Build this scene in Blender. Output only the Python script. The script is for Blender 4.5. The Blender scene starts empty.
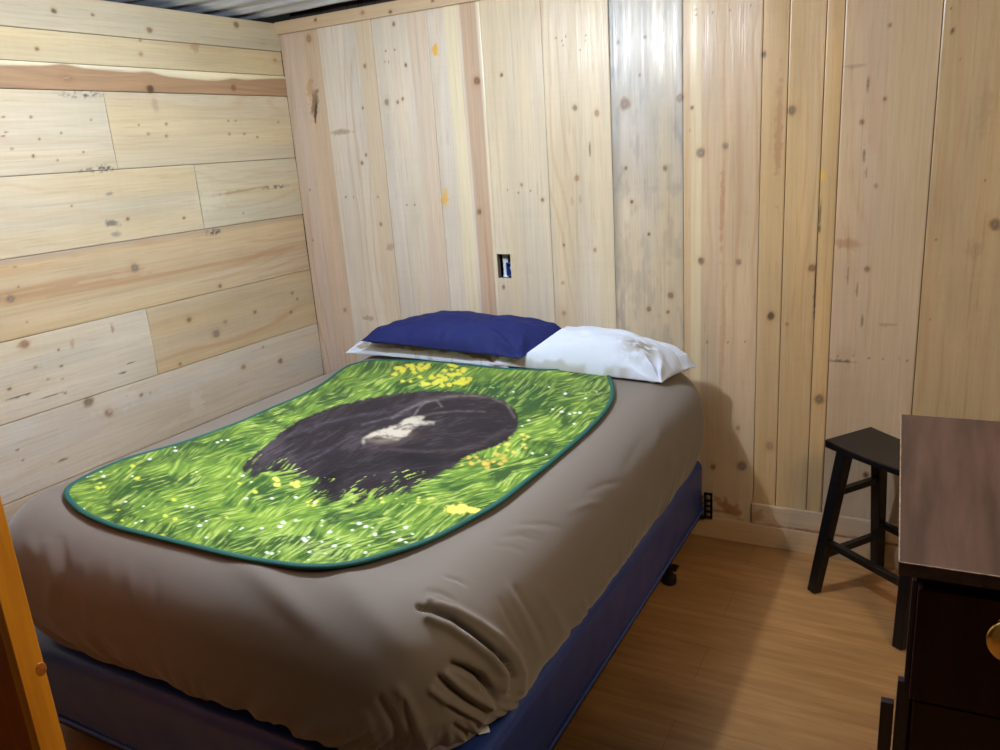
import bpy, bmesh, math, random
import numpy as np
from mathutils import Vector, Matrix

# ------------------------------------------------------------------ camera model
F = 798.068542637324
R = np.array([[0.87622304, 0.47722043, -0.06703612],
              [0.07476413, -0.27203987, -0.95937721],
              [-0.4760709, 0.83561652, -0.27404657]])
C = np.array([2.77886701, -3.03319443, 1.62])
SC = bpy.context.scene
COL = SC.collection


def un(px, py, ax, val):
    v = R.T @ np.array([(px - 500) / F, (py - 375) / F, 1.0])
    t = (val - C[ax]) / v[ax]
    return C + t * v


def proj(P):
    c = (np.asarray(P) - C) @ R.T
    return 500 + F * c[..., 0] / c[..., 2], 375 + F * c[..., 1] / c[..., 2]


# ------------------------------------------------------------------ noise
_lat = {}


def lat(seed):
    if seed not in _lat:
        _lat[seed] = np.random.RandomState(seed).rand(256, 256)
    return _lat[seed]


def vn(x, y, seed=0):
    x = np.asarray(x, float); y = np.asarray(y, float)
    xi = np.floor(x).astype(int); yi = np.floor(y).astype(int)
    fx = x - xi; fy = y - yi
    fx = fx * fx * (3 - 2 * fx); fy = fy * fy * (3 - 2 * fy)
    L = lat(seed)
    a = L[xi & 255, yi & 255]; b = L[(xi + 1) & 255, yi & 255]
    c = L[xi & 255, (yi + 1) & 255]; d = L[(xi + 1) & 255, (yi + 1) & 255]
    return (a * (1 - fx) + b * fx) * (1 - fy) + (c * (1 - fx) + d * fx) * fy


def fbm(x, y, seed=0, o=3):
    s = 0; a = 1; t = 0
    for i in range(o):
        s = s + a * vn(x * 2 ** i, y * 2 ** i, seed + i); t += a; a *= .5
    return s / t


def sstep(a, b, x):
    t = np.clip((x - a) / (b - a), 0, 1)
    return t * t * (3 - 2 * t)


# ------------------------------------------------------------------ object helpers
def link_mesh(name, me, mat=None, parent=None):
    o = bpy.data.objects.new(name, me)
    COL.objects.link(o)
    if mat: me.materials.append(mat)
    if parent: o.parent = parent
    return o


def np_mesh(name, V, Fc, mat=None, parent=None, col=None, smooth=True):
    me = bpy.data.meshes.new(name)
    V = np.asarray(V, np.float32); Fc = np.asarray(Fc, np.int32)
    me.vertices.add(len(V)); me.vertices.foreach_set('co', V.ravel())
    n = len(Fc)
    me.loops.add(n * 4); me.loops.foreach_set('vertex_index', Fc.ravel())
    me.polygons.add(n)
    me.polygons.foreach_set('loop_start', np.arange(n, dtype=np.int32) * 4)
    me.polygons.foreach_set('loop_total', np.full(n, 4, np.int32))
    me.update(calc_edges=True)
    me.validate()
    me.polygons.foreach_set('use_smooth', np.full(len(me.polygons), smooth))
    if col is not None:
        a = me.color_attributes.new('Col', 'FLOAT_COLOR', 'POINT')
        c4 = np.ones((len(V), 4), np.float32); c4[:, :3] = col
        a.data.foreach_set('color', c4.ravel())
    return link_mesh(name, me, mat, parent)


def bm_obj(name, bm, mat, parent=None, smooth=False):
    bmesh.ops.recalc_face_normals(bm, faces=bm.faces)
    me = bpy.data.meshes.new(name); bm.to_mesh(me); bm.free()
    if smooth:
        for p in me.polygons: p.use_smooth = True
    return link_mesh(name, me, mat, parent)


def add_box(bm, a, b, M=None, bevel=0.0):
    vs = [bm.verts.new((x, y, z)) for x in (a[0], b[0]) for y in (a[1], b[1]) for z in (a[2], b[2])]
    q = [(0, 1, 3, 2), (4, 6, 7, 5), (0, 4, 5, 1), (2, 3, 7, 6), (0, 2, 6, 4), (1, 5, 7, 3)]
    fs = [bm.faces.new([vs[i] for i in k]) for k in q]
    geo = vs
    if bevel:
        es = {e for f in fs for e in f.edges}
        r = bmesh.ops.bevel(bm, geom=list(es), offset=bevel, segments=2, affect='EDGES', profile=.5)
        geo = list({v for f in r['faces'] for v in f.verts} | {v for v in vs if v.is_valid})
    if M is not None:
        bmesh.ops.transform(bm, matrix=M, verts=geo)
    return geo


def box_obj(name, a, b, mat, parent=None, M=None, bevel=0.003):
    bm = bmesh.new(); add_box(bm, a, b, M, bevel)
    return bm_obj(name, bm, mat, parent)


def prism(bm, p0, p1, w0, w1, d0=None, d1=None, side=Vector((1, 0, 0)), bevel=.003):
    """square tapering bar from p0 to p1"""
    p0 = Vector(p0); p1 = Vector(p1); d0 = d0 or w0; d1 = d1 or w1
    ax = (p1 - p0).normalized(); s = (side - ax * side.dot(ax)).normalized(); t = ax.cross(s)
    v = []
    for p, w, d in ((p0, w0, d0), (p1, w1, d1)):
        for a, b in ((-1, -1), (1, -1), (1, 1), (-1, 1)):
            v.append(bm.verts.new(p + s * a * w / 2 + t * b * d / 2))
    fs = [bm.faces.new(v[0:4]), bm.faces.new(v[4:8])]
    for i in range(4):
        j = (i + 1) % 4
        fs.append(bm.faces.new((v[i], v[j], v[4 + j], v[4 + i])))
    if bevel:
        bmesh.ops.bevel(bm, geom=list({e for f in fs for e in f.edges}), offset=bevel, segments=2, affect='EDGES', profile=.5)


def lathe(bm, prof, M, n=40):
    rings = []
    for r, h in prof:
        rings.append([bm.verts.new(M @ Vector((r * math.cos(2 * math.pi * k / n), r * math.sin(2 * math.pi * k / n), h))) for k in range(n)])
    for a, b in zip(rings, rings[1:]):
        for k in range(n):
            bm.faces.new((a[k], a[(k + 1) % n], b[(k + 1) % n], b[k]))
    bm.faces.new(rings[0][::-1]); bm.faces.new(rings[-1])


def tube(name, pts, rad, mat, parent=None, closed=False, n=10):
    pts = [Vector(p) for p in pts]; N = len(pts); V = []; Fc = []
    for i, p in enumerate(pts):
        a = pts[(i - 1) % N] if closed or i else p
        b = pts[(i + 1) % N] if closed or i < N - 1 else p
        t = (b - a).normalized()
        up = Vector((0, 0, 1)) if abs(t.z) < .95 else Vector((1, 0, 0))
        s = t.cross(up).normalized(); u = s.cross(t)
        rr = rad if isinstance(rad, tuple) else (rad, rad)
        for k in range(n):
            an = 2 * math.pi * k / n
            V.append(p + s * math.cos(an) * rr[0] + u * math.sin(an) * rr[1])
    for i in range(N if closed else N - 1):
        j = (i + 1) % N
        for k in range(n):
            Fc.append((i * n + k, i * n + (k + 1) % n, j * n + (k + 1) % n, j * n + k))
    return np_mesh(name, np.array([tuple(v) for v in V]), Fc, mat, parent)


def empty(name, loc=(0, 0, 0)):
    o = bpy.data.objects.new(name, None); o.empty_display_size = .1
    COL.objects.link(o); o.location = loc
    return o


def tag(o, label=None, cat=None, group=None, kind=None):
    if label: o['label'] = label
    if cat: o['category'] = cat
    if group: o['group'] = group
    if kind: o['kind'] = kind
    return o


def reparent(root):
    """parts were built in world space: keep them there under a root that stands at its base"""
    bpy.context.view_layer.update()
    for ch in root.children:
        ch.matrix_parent_inverse = root.matrix_world.inverted()


# ------------------------------------------------------------------ materials
def new_mat(name):
    m = bpy.data.materials.new(name); m.use_nodes = True
    nt = m.node_tree; b = nt.nodes['Principled BSDF']
    return m, nt, b


def nd(nt, t, **kw):
    n = nt.nodes.new(t)
    for k, v in kw.items():
        if k.startswith('i_'):
            n.inputs[k[2:].replace('_', ' ')].default_value = v
        else: setattr(n, k, v)
    return n


def coords(nt, scale, kind='Object', rot=(0, 0, 0)):
    tc = nd(nt, 'ShaderNodeTexCoord'); mp = nd(nt, 'ShaderNodeMapping')
    mp.inputs['Scale'].default_value = scale; mp.inputs['Rotation'].default_value = rot
    nt.links.new(tc.outputs[kind], mp.inputs['Vector'])
    return mp.outputs['Vector']


def ramp(nt, src, stops):
    r = nd(nt, 'ShaderNodeValToRGB'); e = r.color_ramp.elements
    while len(e) < len(stops): e.new(.5)
    for k, (p, c) in enumerate(stops):
        e[k].position = p; e[k].color = (*c, 1) if len(c) == 3 else c
    nt.links.new(src, r.inputs[0]); return r.outputs[0]


def bump(nt, b, src, strength, dist=.002):
    bp = nd(nt, 'ShaderNodeBump'); bp.inputs['Strength'].default_value = strength
    bp.inputs['Distance'].default_value = dist
    nt.links.new(src, bp.inputs['Height']); nt.links.new(bp.outputs[0], b.inputs['Normal'])


def wood_vc(name, gscale, rough=(.28, .55), bstr=.35, spec=.5):
    """albedo from the per-board colour attribute times fine procedural grain"""
    m, nt, b = new_mat(name)
    at = nd(nt, 'ShaderNodeVertexColor', layer_name='Col')
    v = coords(nt, gscale)
    n1 = nd(nt, 'ShaderNodeTexNoise', i_Scale=1.0, i_Detail=5.0, i_Roughness=.65)
    nt.links.new(v, n1.inputs['Vector'])
    g = ramp(nt, n1.outputs['Fac'], [(.3, (.92, .91, .88)), (.7, (1.05, 1.05, 1.06))])
    mx = nd(nt, 'ShaderNodeMix', data_type='RGBA', blend_type='MULTIPLY'); mx.inputs['Factor'].default_value = 1
    nt.links.new(at.outputs[0], mx.inputs[6]); nt.links.new(g, mx.inputs[7])
    nt.links.new(mx.outputs[2], b.inputs['Base Color'])
    v2 = coords(nt, tuple(s * .35 for s in gscale))
    n2 = nd(nt, 'ShaderNodeTexNoise', i_Scale=1.0, i_Detail=3.0); nt.links.new(v2, n2.inputs['Vector'])
    mr = nd(nt, 'ShaderNodeMapRange'); mr.inputs[1].default_value = .35; mr.inputs[2].default_value = .65
    mr.inputs[3].default_value = rough[0]; mr.inputs[4].default_value = rough[1]
    nt.links.new(n2.outputs['Fac'], mr.inputs[0]); nt.links.new(mr.outputs[0], b.inputs['Roughness'])
    b.inputs['Specular IOR Level'].default_value = spec
    bump(nt, b, n1.outputs['Fac'], bstr)
    return m


def plain(name, c, rough=.5, metal=0., spec=.5, nscale=None, namp=.15, bstr=0., det=4.):
    m, nt, b = new_mat(name)
    b.inputs['Roughness'].default_value = rough; b.inputs['Metallic'].default_value = metal
    b.inputs['Specular IOR Level'].default_value = spec
    v = coords(nt, nscale or (30, 30, 30))
    n = nd(nt, 'ShaderNodeTexNoise', i_Scale=1.0, i_Detail=det); nt.links.new(v, n.inputs['Vector'])
    lo = tuple(x * (1 - namp) for x in c); hi = tuple(min(1, x * (1 + namp)) for x in c)
    nt.links.new(ramp(nt, n.outputs['Fac'], [(.3, lo), (.7, hi)]), b.inputs['Base Color'])
    if bstr: bump(nt, b, n.outputs['Fac'], bstr)
    return m


def vc_mat(name, rough=.9, spec=.2, sheen=0., nscale=900, bstr=.3):
    m, nt, b = new_mat(name)
    at = nd(nt, 'ShaderNodeVertexColor', layer_name='Col')
    nt.links.new(at.outputs[0], b.inputs['Base Color'])
    b.inputs['Roughness'].default_value = rough; b.inputs['Specular IOR Level'].default_value = spec
    b.inputs['Sheen Weight'].default_value = sheen
    v = coords(nt, (nscale,) * 3)
    n = nd(nt, 'ShaderNodeTexNoise', i_Scale=1.0, i_Detail=2.0); nt.links.new(v, n.inputs['Vector'])
    bump(nt, b, n.outputs['Fac'], bstr, .001)
    return m


def wood_streak(name, c0, c1, scale, rough=.4, bstr=.1, spec=.5, coat=0.):
    m, nt, b = new_mat(name)
    v = coords(nt, scale)
    n = nd(nt, 'ShaderNodeTexNoise', i_Scale=1.0, i_Detail=5.0, i_Roughness=.6); nt.links.new(v, n.inputs['Vector'])
    nt.links.new(ramp(nt, n.outputs['Fac'], [(.32, c0), (.68, c1)]), b.inputs['Base Color'])
    b.inputs['Roughness'].default_value = rough; b.inputs['Specular IOR Level'].default_value = spec
    b.inputs['Coat Weight'].default_value = coat; b.inputs['Coat Roughness'].default_value = .2
    bump(nt, b, n.outputs['Fac'], bstr)
    return m


M_BACK = wood_vc('pine_vertical', (170, 170, 5), (.26, .55))
for k_, v_ in (('Coat Weight', .26), ('Coat Roughness', .25)): M_BACK.node_tree.nodes['Principled BSDF'].inputs[k_].default_value = v_
M_BACK.node_tree.links.new(M_BACK.node_tree.nodes['Bump'].outputs[0], M_BACK.node_tree.nodes['Principled BSDF'].inputs['Coat Normal'])
M_LEFT = wood_vc('pine_horizontal', (170, 5, 170), (.42, .62), spec=.35)
M_BASE = wood_vc('pine_baseboard', (5, 170, 170), (.35, .5))
M_ORANGE = wood_streak('orange_stained_pine', (.60, .22, .012), (.80, .34, .02), (60, 60, 3), .4)
M_ORANGE_D = wood_streak('shaded_stained_pine', (.36, .085, .006), (.46, .12, .008), (40, 40, 2), .45)  # same door pine, with the shade of its unlit face put into the colour
M_SHEET = plain('taupe_cotton', (.165, .138, .114), .75, spec=.25, nscale=(700, 700, 700), namp=.07, bstr=.12)
M_SHEET.node_tree.nodes['Principled BSDF'].inputs['Sheen Weight'].default_value = .25
M_BOX = plain('navy_satin', (.020, .050, .25), .33, spec=.6, nscale=(500, 500, 500), namp=.1, bstr=.05)
M_PIPE = plain('navy_piping', (.035, .07, .28), .35, nscale=(300, 300, 300))
M_NAVY = plain('navy_cotton', (.011, .017, .105), .75, spec=.25, nscale=(600, 600, 600), namp=.1, bstr=.1)
M_BLACKMET = plain('black_steel', (.012, .012, .013), .4, metal=.3, nscale=(80, 80, 80))
M_BLACKWOOD = plain('black_lacquer', (.005, .0045, .0045), .3, spec=.35, nscale=(20, 20, 90), namp=.3, bstr=.03)
M_THROW = vc_mat('printed_plush', .95, .1, .1, 700, .5)
M_BIND = plain('green_binding', (.004, .085, .072), .7, nscale=(400, 400, 400), namp=.25, bstr=.3)
M_PILLOW = vc_mat('pillow_cotton', .8, .2, .1, 600, .1)
M_TAG = plain('white_tag', (.75, .85, .85), .6, nscale=(200, 200, 200), namp=.04)
M_TOP = wood_streak('dark_walnut_top', (.040, .023, .020), (.088, .052, .045), (45, 3.5, 45), .42, .05, .3)
M_BODY = wood_streak('dark_mahogany', (.018, .0045, .002), (.038, .010, .004), (45, 45, 4), .5, .05, .2)
M_EDGE = plain('worn_edge', (.24, .19, .16), .5, nscale=(90, 90, 90), namp=.5)
M_MOULD = wood_streak('dark_plum_wood', (.018, .011, .015), (.034, .021, .026), (40, 40, 4), .45)
M_BRASS = plain('brass', (.75, .48, .14), .18, metal=1., nscale=(40, 40, 40), namp=.1)
M_CHROME = plain('chrome', (.8, .8, .78), .12, metal=1., nscale=(40, 40, 40), namp=.05)
M_PLASTIC = plain('poly_sheeting', (.60, .68, .85), .35, spec=.5, nscale=(6, 40, 20), namp=.25, bstr=.3)
M_JOIST = plain('dark_joist_wood', (.06, .048, .038), .8, nscale=(4, 60, 60), namp=.3, bstr=.2)
M_DECK = plain('dark_subfloor', (.010, .010, .014), .9, nscale=(10, 10, 10), namp=.3)
M_BLUEBOX = plain('blue_plastic', (.05, .12, .42), .45, nscale=(120, 120, 120), namp=.2)
M_FOAM = plain('white_insulation', (.75, .82, .88), .8, nscale=(90, 90, 60), namp=.2, bstr=.5)
M_CABLE = plain('white_cable', (.8, .8, .8), .5, nscale=(90, 90, 60), namp=.05)


def floor_mat():
    m, nt, b = new_mat('oak_laminate')
    v = coords(nt, (1, 1, 1))
    br = nd(nt, 'ShaderNodeTexBrick', offset=.37, offset_frequency=2)
    br.inputs['Scale'].default_value = 1.0; br.inputs['Brick Width'].default_value = 1.1
    br.inputs['Row Height'].default_value = .19; br.inputs['Mortar Size'].default_value = .0009
    br.inputs['Mortar Smooth'].default_value = .3; br.inputs['Bias'].default_value = 0
    br.inputs['Color1'].default_value = (.90, .90, .90, 1); br.inputs['Color2'].default_value = (1.08, 1.06, 1.04, 1)
    br.inputs['Mortar'].default_value = (.55, .5, .45, 1)
    nt.links.new(v, br.inputs['Vector'])
    v2 = coords(nt, (3.5, 38, 1))
    n = nd(nt, 'ShaderNodeTexNoise', i_Scale=1.0, i_Detail=6.0, i_Roughness=.62, i_Distortion=.35)
    nt.links.new(v2, n.inputs['Vector'])
    c = ramp(nt, n.outputs['Fac'], [(.25, (.265, .130, .045)), (.52, (.345, .182, .068)), (.78, (.42, .24, .10))])
    v3 = coords(nt, (2.2, 9, 1))
    n3 = nd(nt, 'ShaderNodeTexNoise', i_Scale=1.0, i_Detail=3.0); nt.links.new(v3, n3.inputs['Vector'])
    c3 = ramp(nt, n3.outputs['Fac'], [(.3, (.85, .82, .78)), (.7, (1.1, 1.1, 1.1))])
    m1 = nd(nt, 'ShaderNodeMix', data_type='RGBA', blend_type='MULTIPLY'); m1.inputs['Factor'].default_value = 1
    nt.links.new(c, m1.inputs[6]); nt.links.new(br.outputs['Color'], m1.inputs[7])
    m2 = nd(nt, 'ShaderNodeMix', data_type='RGBA', blend_type='MULTIPLY'); m2.inputs['Factor'].default_value = 1
    nt.links.new(m1.outputs[2], m2.inputs[6]); nt.links.new(c3, m2.inputs[7])
    nt.links.new(m2.outputs[2], b.inputs['Base Color'])
    b.inputs['Roughness'].default_value = .42; b.inputs['Specular IOR Level'].default_value = .35
    bump(nt, b, n.outputs['Fac'], .08)
    return m


M_FLOOR = floor_mat()

# ------------------------------------------------------------------ plank walls
PALE = (.60, .52, .395); PALE2 = (.62, .56, .475); PINKISH = (.58, .46, .36); WARM = (.56, .39, .20)
TAN = (.50, .37, .215); GREYB = (.45, .42, .365); RED = (.37, .19, .09); ORNG = (.50, .31, .15); CREAM = (.70, .62, .42)


def wood_color(l, c, base, seed, w, ring=.5, late=(.46, .27, .14)):
    """l along the grain, c across it (metres) -> albedo"""
    base = np.array(base); late = np.array(late)
    warp = fbm(l * 1.0 + seed * 3.7, c * 5 + seed, seed % 50, 3)
    ph = c * 38 + warp * 10 + seed
    f = np.sin(ph * 2 * np.pi * .5) * .5 + .5
    band = f ** 6 * sstep(.35, .75, vn(l * .7, c * 8, seed % 50 + 7))
    s = fbm(l * 2.5, c * 210 + seed, seed % 50 + 11, 2) - .5
    s2 = fbm(l * 1.2, c * 45 + seed, seed % 50 + 14, 2) - .5
    big = fbm(l * 2.2, c * 9, seed % 50 + 20, 3) - .5
    hue = fbm(l * 1.1 + 9, c * 12, seed % 50 + 25, 2) - .5
    saw = vn(l * 160, c * 2, seed % 50 + 30) - .5
    col = base[None, None, :] * (1 + .10 * s + .14 * s2 + .26 * big + .03 * saw)[..., None]
    col = col * (1 + hue[..., None] * np.array((.05, -.06, -.30)))
    fl = (sstep(.84, .93, vn(l * 9, c * 330, seed % 50 + 33)) * .2)[..., None]
    col = col * (1 - fl) + np.array((.28, .19, .12)) * fl
    k = np.clip(band * ring * .9, 0, 1)[..., None]
    return col * (1 - k) + late[None, None, :] * k


def paint(col, l, c, marks):
    for mk in marks:
        kind = mk[0]
        if kind == 'knot':
            _, l0, c0, r, dark = mk
            d = np.hypot((l - l0) / 1.15, c - c0)
            d = d * (1 + .35 * (vn(l * 60 + l0 * 99, c * 60, 5) - .5))
            halo = np.clip(1 - (d - r) / (r * 1.6), 0, 1)[..., None] * .28
            col = col * (1 - halo) + col * np.array((.88, .68, .46)) * halo
            k = sstep(r * 1.15, r * .6, d)[..., None]
            rings = (.8 + .25 * np.sin(d / r * 9))[..., None]
            kc = {0: (.40, .26, .16), 1: (.23, .15, .09), 2: (.06, .04, .028), 3: (.26, .12, .06), 4: (.27, .22, .19)}[dark]
            col = col * (1 - k * .85) + np.array(kc) * rings * k * .85
            rim = np.exp(-((d - r * .95) / (r * .18)) ** 2)[..., None] * (.38 if dark != 0 else .2)
            col = col * (1 - rim) + np.array((.10, .06, .035)) * rim
        elif kind == 'blob':    # smear or stain: centre, half sizes, slant, colour, strength
            _, l0, c0, rl, rc, sl, cc, st = mk
            dl = l - l0; dc = c - c0 - sl * dl
            d = np.hypot(dl / rl, dc / rc) * (1 + 1.3 * (fbm(l * 70 + l0 * 50, c * 70, 9, 3) - .5))
            k = sstep(1.15, .5, d)[..., None] * st
            col = col * (1 - k) + np.array(cc) * k
        elif kind == 'mould':
            _, l0, c0, rl, rc, st = mk
            d = np.hypot((l - l0) / rl, (c - c0) / rc)
            k = (sstep(1, .2, d) * sstep(.42, .68, fbm(l * 110, c * 110, 31, 3)))[..., None] * st
            col = col * (1 - k) + np.array((.07, .07, .075)) * k
    return col


class WallMesh:
    def __init__(self, mapf): self.V = []; self.F = []; self.Cc = []; self.n = 0; self.map = mapf

    def grid(self, ls, cs, D, col, skip=None):
        L, Cc = np.meshgrid(ls, cs, indexing='ij')
        P = self.map(L, Cc, D)
        a, b = L.shape
        idx = np.arange(a * b).reshape(a, b) + self.n
        q = np.stack([idx[:-1, :-1], idx[1:, :-1], idx[1:, 1:], idx[:-1, 1:]], -1)
        if skip is not None:
            lm = (ls[:-1] + ls[1:]) / 2; cm = (cs[:-1] + cs[1:]) / 2
            LM, CM = np.meshgrid(lm, cm, indexing='ij')
            q = q[~skip(LM, CM)]
        self.V.append(P.reshape(-1, 3)); self.F.append(q.reshape(-1, 4)); self.Cc.append(col.reshape(-1, 3)); self.n += a * b

    def board(self, l0, l1, c0, c1, base, seed, marks=(), ring=.5, late=(.46, .27, .14), out=0., gap=.0012, dl=.006, dc=.004, hole=None, extra=None, lo=None, hi=None):
        cur0 = cur1 = None
        ls = np.linspace(l0, l1, max(2, int((l1 - l0) / dl))); cs = np.linspace(c0 + gap, c1 - gap, max(2, int((c1 - c0) / dc)))
        if hole:
            ls = np.unique(np.concatenate([ls[(abs(ls - hole[0]) > .003) & (abs(ls - hole[1]) > .003)], [hole[0], hole[1]]]))
            cs = np.unique(np.concatenate([cs[(abs(cs - hole[2]) > .002) & (abs(cs - hole[3]) > .002)], [hole[2], hole[3]]]))
        ls = np.concatenate([[ls[0]], ls, [ls[-1]]]); cs = np.concatenate([[cs[0] - .0006], cs, [cs[-1] + .0006]])
        L, Cc = np.meshgrid(ls, cs, indexing='ij')
        D = np.full(L.shape, out) + .0022 * (1 - ((Cc - (c0 + c1) / 2) / (c1 - c0) * 2) ** 2) * (1 if seed % 2 else -1) * (.4 + .6 * vn(L * .8, L * 0 + seed, 17)) + .0014 * (fbm(L * 1.5, Cc * 4, seed, 2) - .5)
        D[:, 1] -= .0012; D[:, -2] -= .0012; D[1, :] -= .001; D[-2, :] -= .001
        D[0, :] -= .010; D[-1, :] -= .010; D[:, 0] -= .010; D[:, -1] -= .010
        col = wood_color(L, Cc, base, seed, c1 - c0, ring, late)
        if extra: col = extra(L, Cc, col)
        col = paint(col, L, Cc, marks)
        sk = (lambda a, b: (a > hole[0]) & (a < hole[1]) & (b > hole[2]) & (b < hole[3])) if hole else None
        self.grid(ls, cs, D, col, sk)

    def box(self, l0, l1, c0, c1, d0, d1, color):
        Lb = [l0, l1]; Cb = [c0, c1]; Db = [d0, d1]
        pts = np.array([self.map(np.array(a), np.array(b), np.array(c)) for a in Lb for b in Cb for c in Db])
        q = np.array([(0, 1, 3, 2), (4, 6, 7, 5), (0, 4, 5, 1), (2, 3, 7, 6), (0, 2, 6, 4), (1, 5, 7, 3)]) + self.n
        self.V.append(pts); self.F.append(q); self.Cc.append(np.tile(np.array(color), (8, 1))); self.n += 8

    def build(self, name, mat):
        o = np_mesh(name, np.concatenate(self.V), np.concatenate(self.F), mat, None, np.concatenate(self.Cc), smooth=False)
        return tag(o, kind='structure')


SMEAR = (.33, .19, .10)
# ---- marks of the back wall: picture position -> wall position (x, z)
def BK(px, py): p = un(px, py, 1, 0.); return p[2], p[0]
def LK(px, py): p = un(px, py, 0, 0.); return p[1], p[2]
def pxr(r, P): return r / F * abs((np.array(P) - C) @ R[2])


def knotsB(L):
    out = []
    for px, py, r, d in L:
        l, c = BK(px, py); out.append(('knot', l, c, pxr(r * .86, (c, 0, l)), d))
    return out


def knotsL(L):
    out = []
    for px, py, r, d in L:
        l, c = LK(px, py); out.append(('knot', l, c, pxr(r, (0, l, c)) * .88, d))
    return out


def blobB(px, py, h, w, sl, cc, st):
    l, c = BK(px, py); s = pxr(1, (c, 0, l)); return ('blob', l, c, h * s, w * s, sl, cc, st)


def blobL(px, py, w, h, sl, cc, st):
    l, c = LK(px, py); s = pxr(1, (0, l, c)); return ('blob', l, c, w * s * 1.5, h * s, sl, cc, st)


KB = knotsB([(309, 39, 4, 0), (365, 66, 1.8, 1), (394, 24, 2, 1), (406, 65, 1.8, 2), (387, 102, 3, 4), (398, 102, 2, 1), (403, 99, 2, 1),
             (477, 81, 4, 3), (479, 212, 2.8, 3), (502, 75, 2, 2), (522, 185, 1.6, 1), (543, 200, 2.2, 1), (575, 108, 2.5, 1), (597, 113, 3.4, 0),
             (577, 178, 3.4, 0), (381, 224, 2, 1), (362, 163, 2, 1), (363, 108, 1.5, 2), (366, 155, 1.5, 1),
             (625, 104, 6, 1), (680, 98, 4, 4), (618, 42, 2, 2), (645, 37, 2, 2), (665, 168, 2.6, 1), (626, 168, 2, 2), (632, 202, 2, 2), (649, 234, 1.8, 2),
             (701, 153, 4.6, 4), (725, 146, 3.2, 4), (692, 108, 1.8, 2), (764, 54, 3, 2), (792, 110, 4.6, 1), (862, 122, 2.4, 1), (885, 99, 2, 3),
             (890, 25, 2, 1), (876, 186, 1.8, 4), (701, 261, 3.6, 4), (739, 262, 3, 4), (771, 316, 4.4, 2), (787, 324, 1.7, 1), (812, 268, 3.8, 3), (819, 399, 5, 1),
             (867, 269, 2.8, 1), (770, 446, 4, 0), (995, 224, 6, 1), (738, 428, 2.2, 0), (564, 313, 2.4, 0), (671, 295, 3.2, 1), (649, 309, 3, 1),
             (668, 312, 2, 1), (700, 260, 2, 1), (742, 466, 5, 4), (713, 467, 3.4, 3), (564, 245, 1.5, 1), (563, 283, 1.8, 0), (345, 310, 2.2, 0),
             (504, 287, 2.2, 1), (640, 75, 1.5, 1), (595, 250, 2, 0), (952, 32, 2, 1), (953, 30, 1.5, 2), (866, 475, 3, 2)])
NB = knotsB([(x, y, .9, 2) for x, y in [(696, 10), (696, 15), (713, 12), (730, 10), (751, 6), (566, 36), (563, 45), (586, 40), (556, 38), (580, 50), (707, 342), (728, 342), (745, 342),
     (838, 356), (853, 356), (869, 358), (883, 359), (899, 359), (907, 361), (346, 197), (354, 197), (378, 197), (407, 205), (386, 51), (395, 50), (385, 62), (389, 62), (562, 41), (586, 35),
     (508, 190), (519, 193), (531, 191), (310, 190), (313, 240), (415, 205), (690, 130), (930, 320), (936, 240), (951, 8), (985, 180), (960, 60)]])
BB = [blobB(315, 104, 15, 5, .25, (.17, .10, .05), .8), blobB(316, 111, 11, 2.0, .25, (.03, .02, .015), .95), blobB(310, 88, 12, 4, .2, (.42, .25, .10), .6),
      blobB(341, 132, 3.2, 15, 0, (.33, .22, .13), .75), blobB(435, 50, 5.5, 3.2, -.1, (.72, .40, .04), .9), blobB(445, 198, 9, 4.2, .1, (.68, .40, .05), .85),
      blobB(391, 247, 4, 6, 0, SMEAR, .6), blobB(369, 318, 3, 8, 0, SMEAR, .6), blobB(779, 130, 52, 3.6, 0, (.42, .24, .12), .75), blobB(722, 205, 52, 2.2, .01, (.44, .24, .12), .75),
      blobB(723, 330, 60, 2.5, .02, (.46, .27, .14), .5), blobB(822, 175, 6, 3, 0, (.70, .44, .06), .8), blobB(848, 244, 6, 15, -.5, (.38, .22, .12), .65), blobB(820, 215, 16, 1.4, 0, (.04, .03, .02), .9),
      blobB(815, 290, 25, 1.2, 0, (.07, .05, .03), .8), blobB(888, 325, 1.5, 12, 0, (.36, .22, .12), .7), blobB(843, 361, 1.2, 14, 0, (.10, .06, .04), .9), blobB(845, 352, 7, 12, 0, (.5, .34, .22), .5),
      blobB(857, 66, 1.6, 12, 0, (.34, .24, .17), .7), blobB(728, 508, 10, 10, -.8, (.30, .10, .03), .75), blobB(720, 511, 2.4, 14, 0, (.20, .08, .03), .6), blobB(930, 60, 60, 1, 0, (.10, .08, .06), .0),
      blobB(590, 150, 8, 1, 0, (.15, .1, .06), .8), blobB(580, 200, 7, 2, 0, (.42, .3, .2), .7), blobB(572, 200, 5, 1.5, 0, (.42, .3, .2), .7), blobB(868, 85, 12, .9, 0, (.1, .08, .06), .8), blobB(864, 156, 10, .9, 0, (.1, .08, .06), .8),
      blobB(866, 170, 8, .9, 0, (.1, .08, .06), .7), blobB(848, 275, 10, .9, 0, (.12, .09, .06), .7), blobB(857, 290, 8, .9, 0, (.12, .09, .06), .7), blobB(862, 322, 8, .9, 0, (.12, .09, .06), .7),
      blobB(960, 300, 40, 18, 0, (.42, .32, .19), .4), blobB(985, 110, 30, 6, 0, (.36, .26, .16), .4), blobB(975, 250, 9, 9, 0, (.34, .25, .15), .45), blobB(800, 430, 30, 5, 0, (.5, .33, .16), .4)]
cz0, cz1 = .0, 2.19
BMARKS = KB + NB + BB

W = WallMesh(lambda l, c, d: np.stack([c + 0 * l, -d + 0 * l, l + 0 * c], -1))
HOLE = (1.071, 1.175, 1.079, 1.144)


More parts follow.
